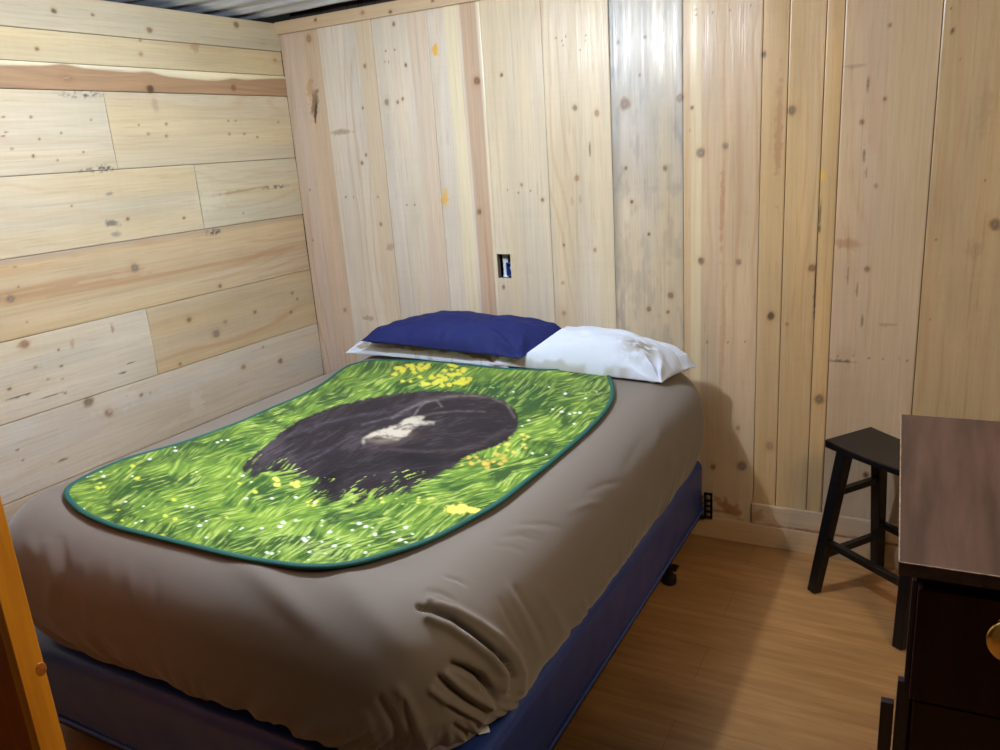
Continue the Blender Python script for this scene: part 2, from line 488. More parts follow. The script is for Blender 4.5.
def greyx(L, Cc, col):
    g = fbm(L * 3, Cc * 30, 61, 3); e = np.minimum(Cc - 1.618, 1.9 - Cc)
    k = np.clip(.62 - (Cc - 1.62) * 13, 0, .6) * (.5 + g) + np.clip(.45 - (1.9 - Cc) * 16, 0, .5) * g
    sp = sstep(.5, .72, fbm(L * 14, Cc * 40, 64, 3)) * .45
    k = np.clip(k + sp * .6, 0, .85)[..., None]
    col = col * (1 - k) + np.array((.17, .18, .20)) * k
    col = col * (.86 + .34 * fbm(L * 6, Cc * 14, 66, 3))[..., None]
    low = sstep(1.8, 1.2, L)[..., None] * .7
    return col * (1 - low) + col * np.array((1.25, 1.08, .85)) * low


def stripx(c0, c1, cc, st=.8):
    def f(L, Cc, col):
        w = .006 * (fbm(L * 1.5, L * 0 + .5, 71, 2) - .5) * 3
        k = (sstep(c0 - .004, c0 + .004, Cc + w) * sstep(c1 + .004, c1 - .004, Cc + w))[..., None] * st
        s = (.9 + .25 * fbm(L * 2, Cc * 150, 72, 2))[..., None]
        return col * (1 - k) + np.array(cc) * s * k
    return f


def multix(*fs):
    def f(L, Cc, col):
        for g in fs: col = g(L, Cc, col)
        return col
    return f


def loworange(L, Cc, col):
    k = (sstep(1.5, 1.1, L) * sstep(.985, 1.0, Cc) * sstep(1.06, 1.045, Cc) * sstep(.45, .55, fbm(L * .9, Cc * 80, 75, 2)))[..., None] * .55
    return col * (1 - k) + np.array((.46, .24, .10)) * k


boards = [
    (0.0, .232, PINKISH, 1, .5, None), (.232, .532, PALE2, 2, .45, stripx(.44, .532, (.56, .43, .27), .5)), (.532, .818, PALE2, 3, .3, stripx(.72, .818, (.56, .44, .33), .6)),
    (.818, 1.074, PALE2, 4, .2, multix(stripx(.90, .965, CREAM, .7), stripx(.98, 1.056, (.46, .315, .215), .8), loworange, stripx(1.062, 1.08, CREAM, .6))),
    (1.074, 1.343, PALE, 5, .35, None), (1.343, 1.62, PALE, 6, .4, None), (1.62, 1.90, GREYB, 7, .15, greyx),
    (1.90, 2.179, (.56, .415, .265), 8, .55, stripx(1.925, 1.965, CREAM, .6)), (2.179, 2.266, WARM, 9, .6, None), (2.266, 2.382, WARM, 10, .7, None),
    (2.382, 2.438, WARM, 11, .8, None), (2.438, 2.72, (.55, .41, .275), 12, .3, stripx(2.57, 2.72, (.52, .40, .26), .6)), (2.72, 3.02, TAN, 13, .35, None), (3.02, 3.3, TAN, 14, .4, None), (3.3, 3.76, PALE, 15, .4, None)]
for x0, x1, base, seed, ring, ex in boards:
    mk = [m for m in BMARKS if x0 - .03 < m[2] < x1 + .03]
    rng = random.Random(seed)
    W.board(0.0, 2.19, x0, x1, base, seed, mk, ring, out=rng.uniform(0, .003), gap=.0016 if seed in (9, 10, 11, 12, 13) else .001,
            hole=HOLE if seed == 5 else None, extra=ex, dl=.006 if x0 < 3 else .02, dc=.004 if x0 < 3 else .02)
for (a, b, c, d) in ((0, HOLE[0], 0, 3.76), (HOLE[1], 2.19, 0, 3.76), (HOLE[0], HOLE[1], 0, HOLE[2]), (HOLE[0], HOLE[1], HOLE[3], 3.76)):
    W.box(a, b, c, d, -.022, -.006, (.10, .07, .045))
W.box(0, 2.5, 0, 3.76, -.11, -.09, (.05, .04, .04))
wall_back = W.build('wall_back', M_BACK)

# ---- left wall (y along the grain, z across)
KL = knotsL([(53, 11, 3, 2), (149, 30, 3, 1), (236, 25, 3, 1), (92, 15, 1.6, 1), (37, 49, 2.2, 1), (141, 54, 2.2, 0), (66, 78, 4.5, 0), (150, 89, 4.5, 2), (233, 88, 3.5, 3),
             (135, 268, 4.4, 4), (11, 299, 4.4, 4), (220, 286, 2.4, 1), (18, 287, 1.2, 2), (189, 320, 3, 1), (216, 334, 4, 4), (24, 344, 5, 0), (88, 402, 5.4, 1), (109, 412, 5.4, 0), (141, 395, 2, 1),
             (243, 367, 3, 0), (280, 361, 3, 1), (225, 322, 2, 0), (255, 312, 1.8, 1), (292, 293, 1.8, 1), (297, 299, 1.6, 1), (291, 312, 1.8, 1), (180, 364, 1.8, 1), (27, 322, 1.2, 1), (275, 60, 2, 0), (140, 40, 1.6, 1),
             (35, 367, 1.6, 0), (9, 389, 1.8, 1), (263, 347, 1.3, 1)])
NL = knotsL([(31, 117, 1.6, 2), (39, 139, 1.3, 2), (33, 156, 1.9, 2), (57, 160, 1.3, 1), (83, 152, 1.3, 1), (12, 149, 1.3, 1), (3, 136, 1.2, 2), (3, 117, 1.2, 2), (6, 132, 1.2, 2), (148, 134, 1.5, 1), (166, 136, 1.7, 1), (166, 124, 1.5, 1),
             (138, 125, 1, 1), (229, 134, 1.3, 1), (244, 134, 1.3, 1), (257, 137, 1.3, 1), (228, 121, 1, 1), (235, 121, 1, 1), (128, 219, 1.8, 2), (184, 218, 1.6, 1), (72, 206, 1.2, 1), (61, 133, 1, 1), (91, 120, 1, 1), (278, 122, 1, 1),
             (243, 213, 1, 1), (213, 230, 1.2, 2), (58, 350, 1.2, 2), (61, 366, 1.2, 2), (48, 379, 1.2, 1), (62, 379, 1.2, 1), (65, 393, 1.2, 1), (17, 450, 1.2, 2), (23, 460, 1.2, 2), (126, 396, 1, 1), (150, 393, 1, 1), (15, 267, 1.2, 1)])
BLL = [blobL(155, 105, 3, 9, 0, (.40, .28, .20), .6), blobL(195, 47, 4, 5, .3, SMEAR, .5), blobL(112, 223, 5, 4, 0, (.10, .10, .11), .75), blobL(116, 234, 4, 3, 0, (.16, .16, .17), .6), blobL(110, 194, 3, 2, 0, (.16, .15, .14), .6),
       blobL(240, 191, 30, 1.5, .05, (.30, .18, .10), .6), blobL(72, 344, 1.6, 5, 0, (.38, .22, .14), .6), blobL(112, 328, 1.5, 5, .6, (.22, .13, .09), .7), blobL(24, 344, 5, 4, 0, (.30, .17, .12), .5),
       blobL(210, 200, 14, 10, 0, (.66, .62, .52), .4), blobL(20, 430, 12, 10, 0, (.60, .58, .54), .4), blobL(115, 400, 22, 12, 0, (.66, .60, .50), .45), blobL(197, 403, 6, 14, 0, (.68, .62, .52), .4),
       blobL(50, 396, 8, .9, .0, (.07, .05, .04), .9), blobL(20, 396, 10, .9, 0, (.07, .05, .04), .9), blobL(130, 363, 4, .9, 0, (.07, .05, .04), .9), blobL(122, 373, 4, .9, 0, (.07, .05, .04), .9), blobL(62, 460, 5, .9, 0, (.1, .08, .06), .8)]
ML_ = []
for px, py, a, b in ((80, 94, 20, 6), (97, 170, 18, 4), (104, 168, 8, 6), (275, 187, 16, 3), (214, 232, 10, 5)):
    l, c = LK(px, py); s = pxr(1, (0, l, c)); ML_.append(('mould', l, c, a * s * 1.7, b * s, .95))
LMARKS = KL + NL + BLL + ML_


def redx(L, Cc, col):
    e = 1.985 + .012 * np.sin(L * 5.2 + 1.0) * vn(L * 2, L * 0, 3) + .012 * (fbm(L * 3, L * 0 + 3, 81, 2) - .5)
    for qx in (66, 150, 233): e = e + .010 * np.exp(-((L - LK(qx, 82)[0]) / .055) ** 2)
    k = sstep(e + .003, e - .003, Cc)[..., None] * .92
    dk = np.exp(-((Cc - e) / .006) ** 2)[..., None] * .25
    s = (.75 + .5 * fbm(L * 2.5, Cc * 120 + 8 * vn(L * 2, Cc * 5, 83), 82, 3))[..., None]
    col = col * (1 - k) + np.array((.33, .195, .108)) * s * k
    return col * (1 - dk) + np.array((.25, .13, .06)) * dk


def grainx(L, Cc, col):
    mid = 1.235 + .01 * np.sin(L * 3)
    w = .035 * sstep(-2.4, -.6, L) * (1 - sstep(-.45, -.03, L)) + .012
    d = abs(Cc - mid - .03 * (fbm(L * 2, Cc * 0, 91, 2) - .5))
    k = (sstep(w, w * .6, d) * (.35 + .65 * (fbm(L * 1.4, Cc * 95, 92, 3) > .5)))[..., None] * .6
    col = col * (1 - k) + np.array((.40, .22, .105)) * k
    st = (sstep(.52, .62, fbm(L * .8, Cc * 60, 93, 2)))[..., None] * .35
    col = col * (1 - st) + np.array((.44, .28, .15)) * st
    g = sstep(1.345, 1.362, Cc)[..., None] * .4
    return col * (1 - g) + np.array((.30, .28, .27)) * g


GL = WallMesh(lambda l, c, d: np.stack([d + 0 * l, l + 0 * c, c + 0 * l], -1))
YE = -3.9
rows = [(2.114, 2.236, [(YE, 0, (.47, .41, .295), 21, .4, None)]), (2.008, 2.114, [(YE, 0, (.54, .445, .28), 22, .4, None)]),
        (1.917, 2.008, [(YE, 0, CREAM, 23, .1, redx)]),
        (1.636, 1.917, [(YE, -.977, (.54, .47, .35), 24, .2, None), (-.977, 0, (.56, .475, .33), 25, .3, None)]),
        (1.3675, 1.636, [(YE, -.614, (.56, .475, .33), 26, .3, None), (-.614, 0, (.54, .475, .335), 27, .3, None)]),
        (1.096, 1.3675, [(YE, 0, (.52, .41, .265), 28, .6, grainx)]),
        (.820, 1.096, [(YE, -.972, (.58, .51, .395), 29, .15, None), (-.972, 0, (.50, .39, .245), 30, .7, None)]),
        (.547, .820, [(YE, 0, (.57, .50, .395), 31, .2, None)]),
        (.27, .547, [(YE, 0, (.50, .40, .30), 32, .3, None)]), (0, .27, [(YE, 0, (.50, .40, .30), 33, .3, None)])]
for z0, z1, bs in rows:
    for y0, y1, base, seed, ring, ex in bs:
        mk = [m for m in LMARKS if z0 - .03 < m[2] < z1 + .03]
        rng = random.Random(seed)
        parts = [(y0, y1)] if y0 > -2.2 else [(y0, -2.2), (-2.2, y1)]
        for a, b in parts:
            near = b > -2.2
            GL.board(a + (.001 if near else 0), b - .001, z0, z1, base, seed, mk, ring, out=rng.uniform(0, .003), gap=.0013, extra=ex, dl=.007 if near else .05, dc=.004 if near else .03)
GL.box(YE, 0, 0, 2.236, -.03, -.006, (.10, .07, .045))
wall_left = GL.build('wall_left', M_LEFT)


# ---- trims
def plank_strip(name, l0, l1, c0, c1, thick, yb, base, seed, marks=(), kind='structure'):
    """horizontal board on the back wall: l = x, c = z"""
    w = WallMesh(lambda l, c, d: np.stack([l + 0 * c, yb - thick - d + 0 * l, c + 0 * l], -1))
    ls = np.linspace(l0, l1, int((l1 - l0) / .008)); cs = np.linspace(c0, c1, max(4, int((c1 - c0) / .004)))
    ls = np.concatenate([[ls[0]], ls, [ls[-1]]]); cs = np.concatenate([[cs[0]], cs, [cs[-1]]])
    L, Cc = np.meshgrid(ls, cs, indexing='ij')
    D = np.zeros(L.shape); D[:, 1] -= .0015; D[:, -2] -= .0015
    D[0, :] = -thick; D[-1, :] = -thick; D[:, 0] = -thick; D[:, -1] = -thick
    col = paint(wood_color(L, Cc, base, seed, c1 - c0, .4), L, Cc, marks)
    w.grid(ls, cs, D, col)
    o = w.build(name, M_BASE)
    return o


def mkT(px, py, r, d): p = un(px, py, 1, -.02); return ('knot', p[0], p[2], pxr(r, p), d)
plank_strip('trim_1', 0.002, 3.7, 2.186, 2.238, .02, -.004, (.56, .43, .29), 41, [mkT(316, 20, 1.6, 2), mkT(363, 13, 2, 0), mkT(391, 12, 1.4, 2), mkT(433, 1, 1.4, 2)])
bs = plank_strip('baseboard_back', 1.90, 3.7, 0.0, .092, .016, -.004, (.50, .34, .19), 42)
bs2 = plank_strip('trim_2', 2.18, 3.7, .093, .180, .012, -.004, (.54, .40, .26), 43, [('blob', 2.75, .10, .25, .008, 0, (.22, .05, .03), .8), ('blob', 2.45, .10, .22, .006, 0, (.26, .08, .04), .7), ('blob', 2.2, .13, .03, .03, .6, (.32, .12, .04), .6)])

# ------------------------------------------------------------------ room shell
tag(box_obj('floor', (-.05, -3.95, -.05), (3.8, .12, 0), M_FLOOR, bevel=0), kind='structure')
M_FAR = wood_streak('brown_far_wall', (.13, .09, .055), (.19, .13, .08), (3, 60, 60), .6)
tag(box_obj('wall_right', (3.76, -3.95, 0), (3.81, .1, 2.5), M_FAR, bevel=0), kind='structure')
tag(box_obj('wall_rear', (-.05, -4.0, 0), (3.81, -3.95, 2.5), M_FAR, bevel=0), kind='structure')
bm = bmesh.new()
add_box(bm, (-.6, -4.0, 2.56), (3.81, .15, 2.60))
add_box(bm, (-.65, -4.0, 2.0), (-.6, .15, 2.60))
tag(bm_obj('ceiling', bm, M_DECK), kind='structure')
bm = bmesh.new()
for i in range(9):
    y = -.16 - i * .42
    add_box(bm, (-.55, y - .038, 2.36), (3.75, y, 2.56), bevel=.003)
tag(bm_obj('trim_3', bm, M_JOIST), kind='structure')
# plastic sheeting, crumpled, hung under the joists
nx, ny = 260, 240
X, Y = np.meshgrid(np.linspace(-.5, 3.7, nx), np.linspace(-3.88, -.032, ny), indexing='ij')
q = Y + .10 * (fbm(X * .9, Y * 1.5, 101, 2) - .5)
Z = 2.262 + .018 * (np.abs(np.sin(q * 17 + 2.5 * vn(X * 1.1, Y * 2, 102))) - .5) + .014 * (fbm(X * 2.2, q * 22, 103, 3) - .5)
Z += .035 * sstep(-1.0, -2.5, Y)
idx = np.arange(nx * ny).reshape(nx, ny)
Fq = np.stack([idx[:-1, :-1], idx[1:, :-1], idx[1:, 1:], idx[:-1, 1:]], -1).reshape(-1, 4)
ps = np_mesh('plastic_sheeting', np.stack([X, Y, Z], -1).reshape(-1, 3), Fq, M_PLASTIC)
tag(ps, 'crumpled whitish plastic sheeting hanging under the ceiling above the plank walls', 'plastic sheeting')
md = ps.modifiers.new('s', 'SOLIDIFY'); md.thickness = .002

# ------------------------------------------------------------------ cut-out in the wall
jb = empty('junction_box', (1.127, .03, 1.085))
bm = bmesh.new()
for a, b in (((1.112, .012, 1.077), (1.114, .065, 1.135)), ((1.139, .012, 1.077), (1.141, .065, 1.135)), ((1.112, .012, 1.077), (1.141, .065, 1.079)), ((1.112, .063, 1.077), (1.141, .065, 1.135)), ((1.112, .012, 1.133), (1.141, .065, 1.135))):
    add_box(bm, a, b)
bm_obj('box_shell', bm, M_BLUEBOX, jb)
tube('wire', [(1.122, .06, 1.09), (1.126, .03, 1.098), (1.132, .02, 1.112), (1.128, .03, 1.122)], .003, M_CABLE, jb)
tube('wire', [(1.132, .06, 1.125), (1.130, .025, 1.12), (1.122, .02, 1.108)], .0025, M_BLUEBOX, jb)
reparent(jb)
tag(jb, 'small blue electrical box recessed in the square cut-out of the back wall', 'electrical box')
nx = 24; X, Z = np.meshgrid(np.linspace(1.082, 1.108, nx), np.linspace(1.065, 1.17, 60), indexing='ij')
Yv = .028 + .014 * fbm(X * 90, Z * 60, 111, 3) + 30 * (X - 1.095) ** 2
idx = np.arange(nx * 60).reshape(nx, 60)
ins = np_mesh('insulation', np.stack([X, Yv, Z], -1).reshape(-1, 3), np.stack([idx[:-1, :-1], idx[1:, :-1], idx[1:, 1:], idx[:-1, 1:]], -1).reshape(-1, 4), M_FOAM)
md = ins.modifiers.new('s', 'SOLIDIFY'); md.thickness = .01; md.offset = -1
tag(ins, 'crumpled white insulation showing in the left half of the wall cut-out', 'insulation')

# ------------------------------------------------------------------ bed
X0, X1, Y0, Y1 = .425, 2.03, -2.0, -.012


def rrect(inset, rad, ns=(190, 230), nc=110):
    """rounded rectangle in plan with a fixed number of points"""
    x0, x1, y0, y1 = X0 + inset, X1 - inset, Y0 + inset, Y1 - inset * .55
    if y1 - y0 < .02: m = (y0 + y1) / 2; y0, y1 = m - .01, m + .01
    if x1 - x0 < .02: m = (x0 + x1) / 2; x0, x1 = m - .01, m + .01
    r = min(rad, (x1 - x0) / 2 - .002, (y1 - y0) / 2 - .002)
    P = []
    def side(a, b, n):
        for k in range(n): t = k / n; P.append((a[0] + (b[0] - a[0]) * t, a[1] + (b[1] - a[1]) * t))
    def corner(cx, cy, a0, n):
        for k in range(n):
            a = a0 + (math.pi / 2) * k / n; P.append((cx + r * math.cos(a), cy + r * math.sin(a)))
    side((x0 + r, y0), (x1 - r, y0), ns[0]); corner(x1 - r, y0 + r, -math.pi / 2, nc)
    side((x1, y0 + r), (x1, y1 - r), ns[1]); corner(x1 - r, y1 - r, 0, nc)
    side((x1 - r, y1), (x0 + r, y1), ns[0]); corner(x0 + r, y1 - r, math.pi / 2, nc)
    side((x0, y1 - r), (x0, y0 + r), ns[1]); corner(x0 + r, y0 + r, math.pi, nc)
    return np.array(P)


ZT = .757; RT = .16; ZM = .575


def ztop(i):
    i = np.maximum(i, 0)
    e = ZM + (ZT - ZM) * (1 - np.clip((RT - i) / RT, 0, 1) ** 2.2) ** (1 / 2.0)
    return e + .014 * sstep(RT, .6, i)


def sheet_z(x, y):
    dx = np.minimum(x - X0, X1 - x); dy = np.minimum(y - Y0, (Y1 - y) / .55)
    rc = .20
    cx = np.clip(rc - dx, 0, None); cy = np.clip(rc - dy, 0, None)
    i = np.minimum(np.minimum(dx, dy), np.where((cx > 0) & (cy > 0), rc - np.hypot(cx, cy), 9))
    return ztop(i)


prof = []   # (inset, z)
for k in range(5): prof.append((.095 - .030 * k / 4, .372 - .004 * k / 4))      # hem tucked under
for a in np.linspace(0, 1, 38)[1:]:
    prof.append((.065 * (1 - math.sin(a * math.pi / 2)) ** 1.2, .368 + .13 * (1 - math.cos(a * math.pi / 2)) ** .9))
for z in np.linspace(.498, ZM, 16)[1:]: prof.append((0, z))
for i in np.concatenate([RT * (1 - np.cos(np.linspace(0, math.pi / 2, 60)))[1:], np.linspace(.175, .74, 34)]):
    prof.append((i, float(ztop(i))))
rings = []
for i, z in prof:
    p = rrect(i, max(.02, .20 - i * .75) + .20 * max(0., (.52 - z) / .15) ** 1.3); rings.append(np.column_stack([p, np.full(len(p), z)]))
V = np.array(rings); nr, nc_, _ = V.shape
# --- folds
tang = np.roll(V, -1, 1) - np.roll(V, 1, 1)
nxt = np.concatenate([V[1:], V[-1:]]) - np.concatenate([V[:1], V[:-1]])
N = np.cross(tang, nxt); N /= np.maximum(np.linalg.norm(N, axis=-1, keepdims=True), 1e-9)
PX, PY = proj(V)
facing = ((C - V) * N).sum(-1) > -.2


def polydist(px, py, pts):
    best = np.full(px.shape, 1e9); tt = np.zeros(px.shape); n = len(pts) - 1
    sg = np.zeros(px.shape)
    for k in range(n):
        ax, ay = pts[k]; bx, by = pts[k + 1]
        L2 = (bx - ax) ** 2 + (by - ay) ** 2
        t = np.clip(((px - ax) * (bx - ax) + (py - ay) * (by - ay)) / L2, 0, 1)
        d = np.hypot(px - ax - t * (bx - ax), py - ay - t * (by - ay))
        m = d < best; best = np.where(m, d, best); tt = np.where(m, (k + t) / n, tt)
        s = np.sign((px - ax) * (by - ay) - (py - ay) * (bx - ax)); sg = np.where(m, s, sg)
    return best, tt, sg


disp = np.zeros(PX.shape)
folds = [([(418, 607), (435, 611), (452, 618), (472, 632), (492, 648), (507, 663), (514, 678), (511, 694)], -.036, 2.2, 1),
         ([(430, 601), (455, 609), (478, 622), (500, 638), (515, 655), (523, 673), (522, 690)], .009, 4.0, 0),
         ([(428, 618), (450, 627), (470, 641), (490, 657), (503, 674), (503, 688)], .014, 4.6, 0),
         ([(452, 664), (466, 669), (482, 678), (492, 690), (497, 704)], -.026, 3.2, 1),
         ([(480, 675), (484, 680), (484, 688), (490, 696)], -.020, 2.2, 1),
         ([(446, 674), (458, 685), (474, 697), (492, 707)], .010, 3.2, 0),
         ([(438, 677), (452, 690), (468, 702), (486, 713)], -.016, 2.4, 1),
         ([(432, 690), (450, 704), (470, 716), (482, 722)], .008, 4, 0), ([(448, 706), (460, 714), (478, 722)], -.012, 2.2, 1), ([(455, 726), (465, 733), (474, 737)], -.010, 2.2, 1),
         ([(400, 690), (415, 715), (425, 745)], .006, 6, 0), ([(380, 700), (392, 722), (400, 748)], -.008, 4, 0), ([(404, 700), (408, 722), (418, 748)], -.006, 2.6, 1), ([(365, 715), (372, 735), (378, 750)], .004, 5, 0),
         ([(428, 590), (440, 592), (455, 600)], -.004, 2.4, 1), ([(445, 576), (457, 579), (468, 585)], -.004, 2.0, 1), ([(502, 536), (520, 534), (540, 540)], -.003, 2.0, 1),
         ([(510, 529), (530, 528), (548, 532)], .0025, 2.2, 1), ([(520, 523), (545, 523), (562, 527)], -.0028, 2.0, 1), ([(495, 545), (512, 546), (526, 551)], -.0025, 2.0, 1), ([(430, 604), (440, 600), (455, 606)], -.003, 2, 1),
         ([(508, 588), (524, 618), (540, 655)], .005, 3.4, 1), ([(500, 600), (512, 624), (526, 650)], -.004, 3.0, 1), ([(516, 588), (534, 618), (546, 646)], -.005, 2.6, 1), ([(540, 590), (556, 615), (566, 640)], .003, 4, 1),
         ([(245, 566), (268, 582), (295, 606), (320, 632)], .010, 14, 1), ([(340, 570), (360, 600), (400, 640), (420, 660)], .006, 16, 1),
         ([(48, 545), (54, 580), (50, 612)], .006, 6, 1), ([(62, 540), (66, 572), (60, 600)], -.005, 5, 1), ([(30, 540), (36, 560)], .005, 6, 1), ([(85, 565), (88, 600), (90, 640)], .003, 5, 1),
         ([(110, 560), (112, 610)], .0025, 5, 1), ([(130, 565), (134, 610)], .003, 5, 1), ([(155, 575), (158, 620)], -.0025, 5, 1), ([(95, 640), (120, 655)], -.005, 5, 1),
         ([(655, 400), (660, 430), (650, 460)], .003, 5, 1), ([(640, 440), (625, 470)], -.0025, 5, 1), ([(620, 500), (600, 540), (590, 570)], .003, 8, 1), ([(672, 450), (668, 490)], .003, 5, 1),
         ([(590, 490), (606, 484), (620, 482)], -.002, 3, 1), ([(570, 510), (590, 503), (605, 503)], .002, 3, 1)]
for pts, amp, w, taper in folds:
    d, t, s = polydist(PX, PY, pts)
    g = np.exp(-(d / w) ** 2)
    if taper: g = g * np.sin(np.clip(t * .85 + .12, 0, 1) * math.pi) ** .6
    disp += np.where(facing, amp * g, 0)
# gathered hem: small vertical ripples running down to the elastic
sidx = np.arange(nc_) / nc_
zz = V[..., 2]
gath = np.clip((.54 - zz) / .17, 0, 1) ** 1.3 * (np.array([p[0] for p in prof]) < .16)[:, None]
rp = (vn(sidx * 130, sidx * 0 + .3, 121) - .5) + .5 * (vn(sidx * 330, sidx * 0 + .3, 122) - .5)
crn = np.exp(-((np.arange(nc_) - 245) / 60.) ** 2)
disp += gath * rp[None, :] * (.018 + .02 * crn[None, :])
disp += .010 * (fbm(V[..., 0] * 3, V[..., 1] * 3 + V[..., 2] * 4, 123, 2) - .5) * sstep(.37, .5, zz)
V = V + N * disp[..., None]
V[:, :, 1] = np.minimum(V[:, :, 1], -.008)
V[:, :, 2] = np.maximum(V[:, :, 2], .362)
idx = np.arange(nr * nc_).reshape(nr, nc_)
a = idx[:-1]; b = idx[1:]
Fq = np.stack([a, np.roll(a, -1, 1), np.roll(b, -1, 1), b], -1).reshape(-1, 4)
# close the spine of the top
last = idx[-1]
fs = empty('fitted_sheet', ((X0 + X1) / 2, -1.0, .362))
so = np_mesh('sheet_cloth', V.reshape(-1, 3), Fq, M_SHEET, fs)
bm = bmesh.new(); bm.from_mesh(so.data); bm.verts.ensure_lookup_table()
try: bm.faces.new([bm.verts[i] for i in last])
except Exception as e: print(e)
bmesh.ops.recalc_face_normals(bm, faces=bm.faces); bm.to_mesh(so.data); bm.free()
for p in so.data.polygons: p.use_smooth = True
# care tag poking out at the near corner
tg = un(482, 726, 2, .366)
bm = bmesh.new()
add_box(bm, (-.012, -.020, -.0008), (.014, .020, .0008), Matrix.Translation(Vector((tg[0], tg[1], .3665))) @ Matrix.Rotation(.75, 4, 'Z') @ Matrix.Rotation(.25, 4, 'X'))
ct = bm_obj('care_tag', bm, M_TAG, fs); ct['label'] = 'small white care tag at the hem'
reparent(fs)
tag(fs, 'taupe brown fitted sheet stretched over the thick mattress, creased at the near corner', 'sheet')

bed = empty('bed', (1.22, -1.0, 0))
BX0, BX1, BY0, BY1, BZ0, BZ1 = .455, 1.985, -1.985, -.008, .105, .352


def softbox(name, x0, x1, y0, y1, z0, z1, rc, re, mat, parent, sag=0., seed=0):
    """upholstered block with rounded edges and slightly uneven top edge"""
    pr = [(re * 1.0, z0), (re * .3, z0 + .004), (0, z0 + .02)]
    for z in np.linspace(z0 + .04, z1 - re, 8): pr.append((0, z))
    for a in np.linspace(0, math.pi / 2, 9)[1:]: pr.append((re * (1 - math.cos(a)), z1 - re + re * math.sin(a)))
    pr.append((re + .05, z1 + .0))
    RR = []
    for ins_, z in pr:
        P = []; r = max(.01, rc - ins_)
        ax0, ax1, ay0, ay1 = x0 + ins_, x1 - ins_, y0 + ins_, y1 - ins_
        for (cx, cy, a0, A, B, n) in ((ax1 - r, ay0 + r, -math.pi / 2, (ax0 + r, ay0), (ax1 - r, ay0), 60), (ax1 - r, ay1 - r, 0, (ax1, ay0 + r), (ax1, ay1 - r), 80),
                                      (ax0 + r, ay1 - r, math.pi / 2, (ax1 - r, ay1), (ax0 + r, ay1), 60), (ax0 + r, ay0 + r, math.pi, (ax0, ay1 - r), (ax0, ay0 + r), 80)):
            for k in range(n): t = k / n; P.append((A[0] + (B[0] - A[0]) * t, A[1] + (B[1] - A[1]) * t, z))
            for k in range(12):
                a = a0 + math.pi / 2 * k / 12; P.append((cx + r * math.cos(a), cy + r * math.sin(a), z))
        RR.append(P)
    V = np.array(RR); c = V.mean((0, 1))
    s = np.arange(V.shape[1]) / V.shape[1]
    w = sag * (fbm(s[None, :] * 60, V[..., 2] * 12, seed + 131, 3) - .5)
    dirn = V[..., :2] - c[:2]
    nrm = np.zeros_like(dirn)
    ex = np.minimum(V[..., 0] - x0, x1 - V[..., 0]); ey = np.minimum(V[..., 1] - y0, y1 - V[..., 1])
    nrm[..., 0] = np.sign(dirn[..., 0]) * (ex < ey); nrm[..., 1] = np.sign(dirn[..., 1]) * (ex >= ey)
    V[..., :2] += nrm * w[..., None]
    V[..., 1] = np.minimum(V[..., 1], y1)
    m_, n_ = V.shape[:2]; idx = np.arange(m_ * n_).reshape(m_, n_)
    Fq = np.stack([idx[:-1], np.roll(idx[:-1], -1, 1), np.roll(idx[1:], -1, 1), idx[1:]], -1).reshape(-1, 4)
    o = np_mesh(name, V.reshape(-1, 3), Fq, mat, parent)
    bm = bmesh.new(); bm.from_mesh(o.data); bm.verts.ensure_lookup_table()
    bm.faces.new([bm.verts[i] for i in idx[0][::-1]]); bm.faces.new([bm.verts[i] for i in idx[-1]])
    bmesh.ops.recalc_face_normals(bm, faces=bm.faces); bm.to_mesh(o.data); bm.free()
    for p in o.data.polygons: p.use_smooth = True
    return o


bxs = softbox('box_spring', BX0, BX1, BY0, BY1, BZ0, BZ1, .05, .034, M_BOX, bed, .010)
bxs['label'] = 'navy blue satin box spring'
loop = [(BX0 - .001, BY1 - .004), (BX0 - .001, BY0 + .05), (BX0 + .015, BY0 + .012), (BX0 + .05, BY0 - .001), (BX1 - .05, BY0 - .001), (BX1 - .015, BY0 + .012), (BX1 + .001, BY0 + .05), (BX1 + .001, BY1 - .004)]
tube('piping', [(x, y, BZ0 + .022) for x, y in loop], .005, M_PIPE, bxs)
# mattress hidden in the sheet
softbox('mattress', X0 + .07, X1 - .07, Y0 + .07, Y1 - .05, .366, .68, .15, .12, plain('mattress_white', (.7, .7, .68), .8), bed)
bm = bmesh.new()
for a_, b_ in (((.475, -1.96, .07), (.51, -.02, .104)), ((1.935, -1.96, .07), (1.965, -.02, .104)), ((.475, -1.96, .07), (1.965, -1.93, .104)), ((.475, -.05, .07), (1.965, -.02, .104)), ((.475, -1.02, .07), (1.965, -.99, .104))):
    add_box(bm, a_, b_)
bm_obj('bed_frame', bm, M_BLACKMET, bed)
for x, y in ((1.965, -.425), (.5, -.425), (1.93, -1.72), (.52, -1.72), (1.22, -1.0)):
    bm = bmesh.new()
    lathe(bm, [(.024, 0), (.026, .004), (.026, .03), (.014, .036), (.012, .075)], Matrix.Translation((x, y, 0)), 24)
    add_box(bm, (x - .03, y - .018, .062), (x + .03, y + .018, .072))
    bm_obj('leg', bm, M_BLACKMET, bed)
bm = bmesh.new()      # slotted headboard bracket at the wall corner of the frame
add_box(bm, (1.99, -.032, .092), (1.999, -.026, .205)); add_box(bm, (2.015, -.032, .092), (2.024, -.026, .205))
for z in (.092, .118, .142, .166, .196): add_box(bm, (1.99, -.032, z), (2.024, -.026, z + .009))
add_box(bm, (1.94, -.034, .085), (1.992, -.028, .10))
bm_obj('headboard_bracket', bm, M_BLACKMET, bed)
reparent(bed)
tag(bed, 'low bed of a navy blue box spring on black metal legs in the corner', 'bed')

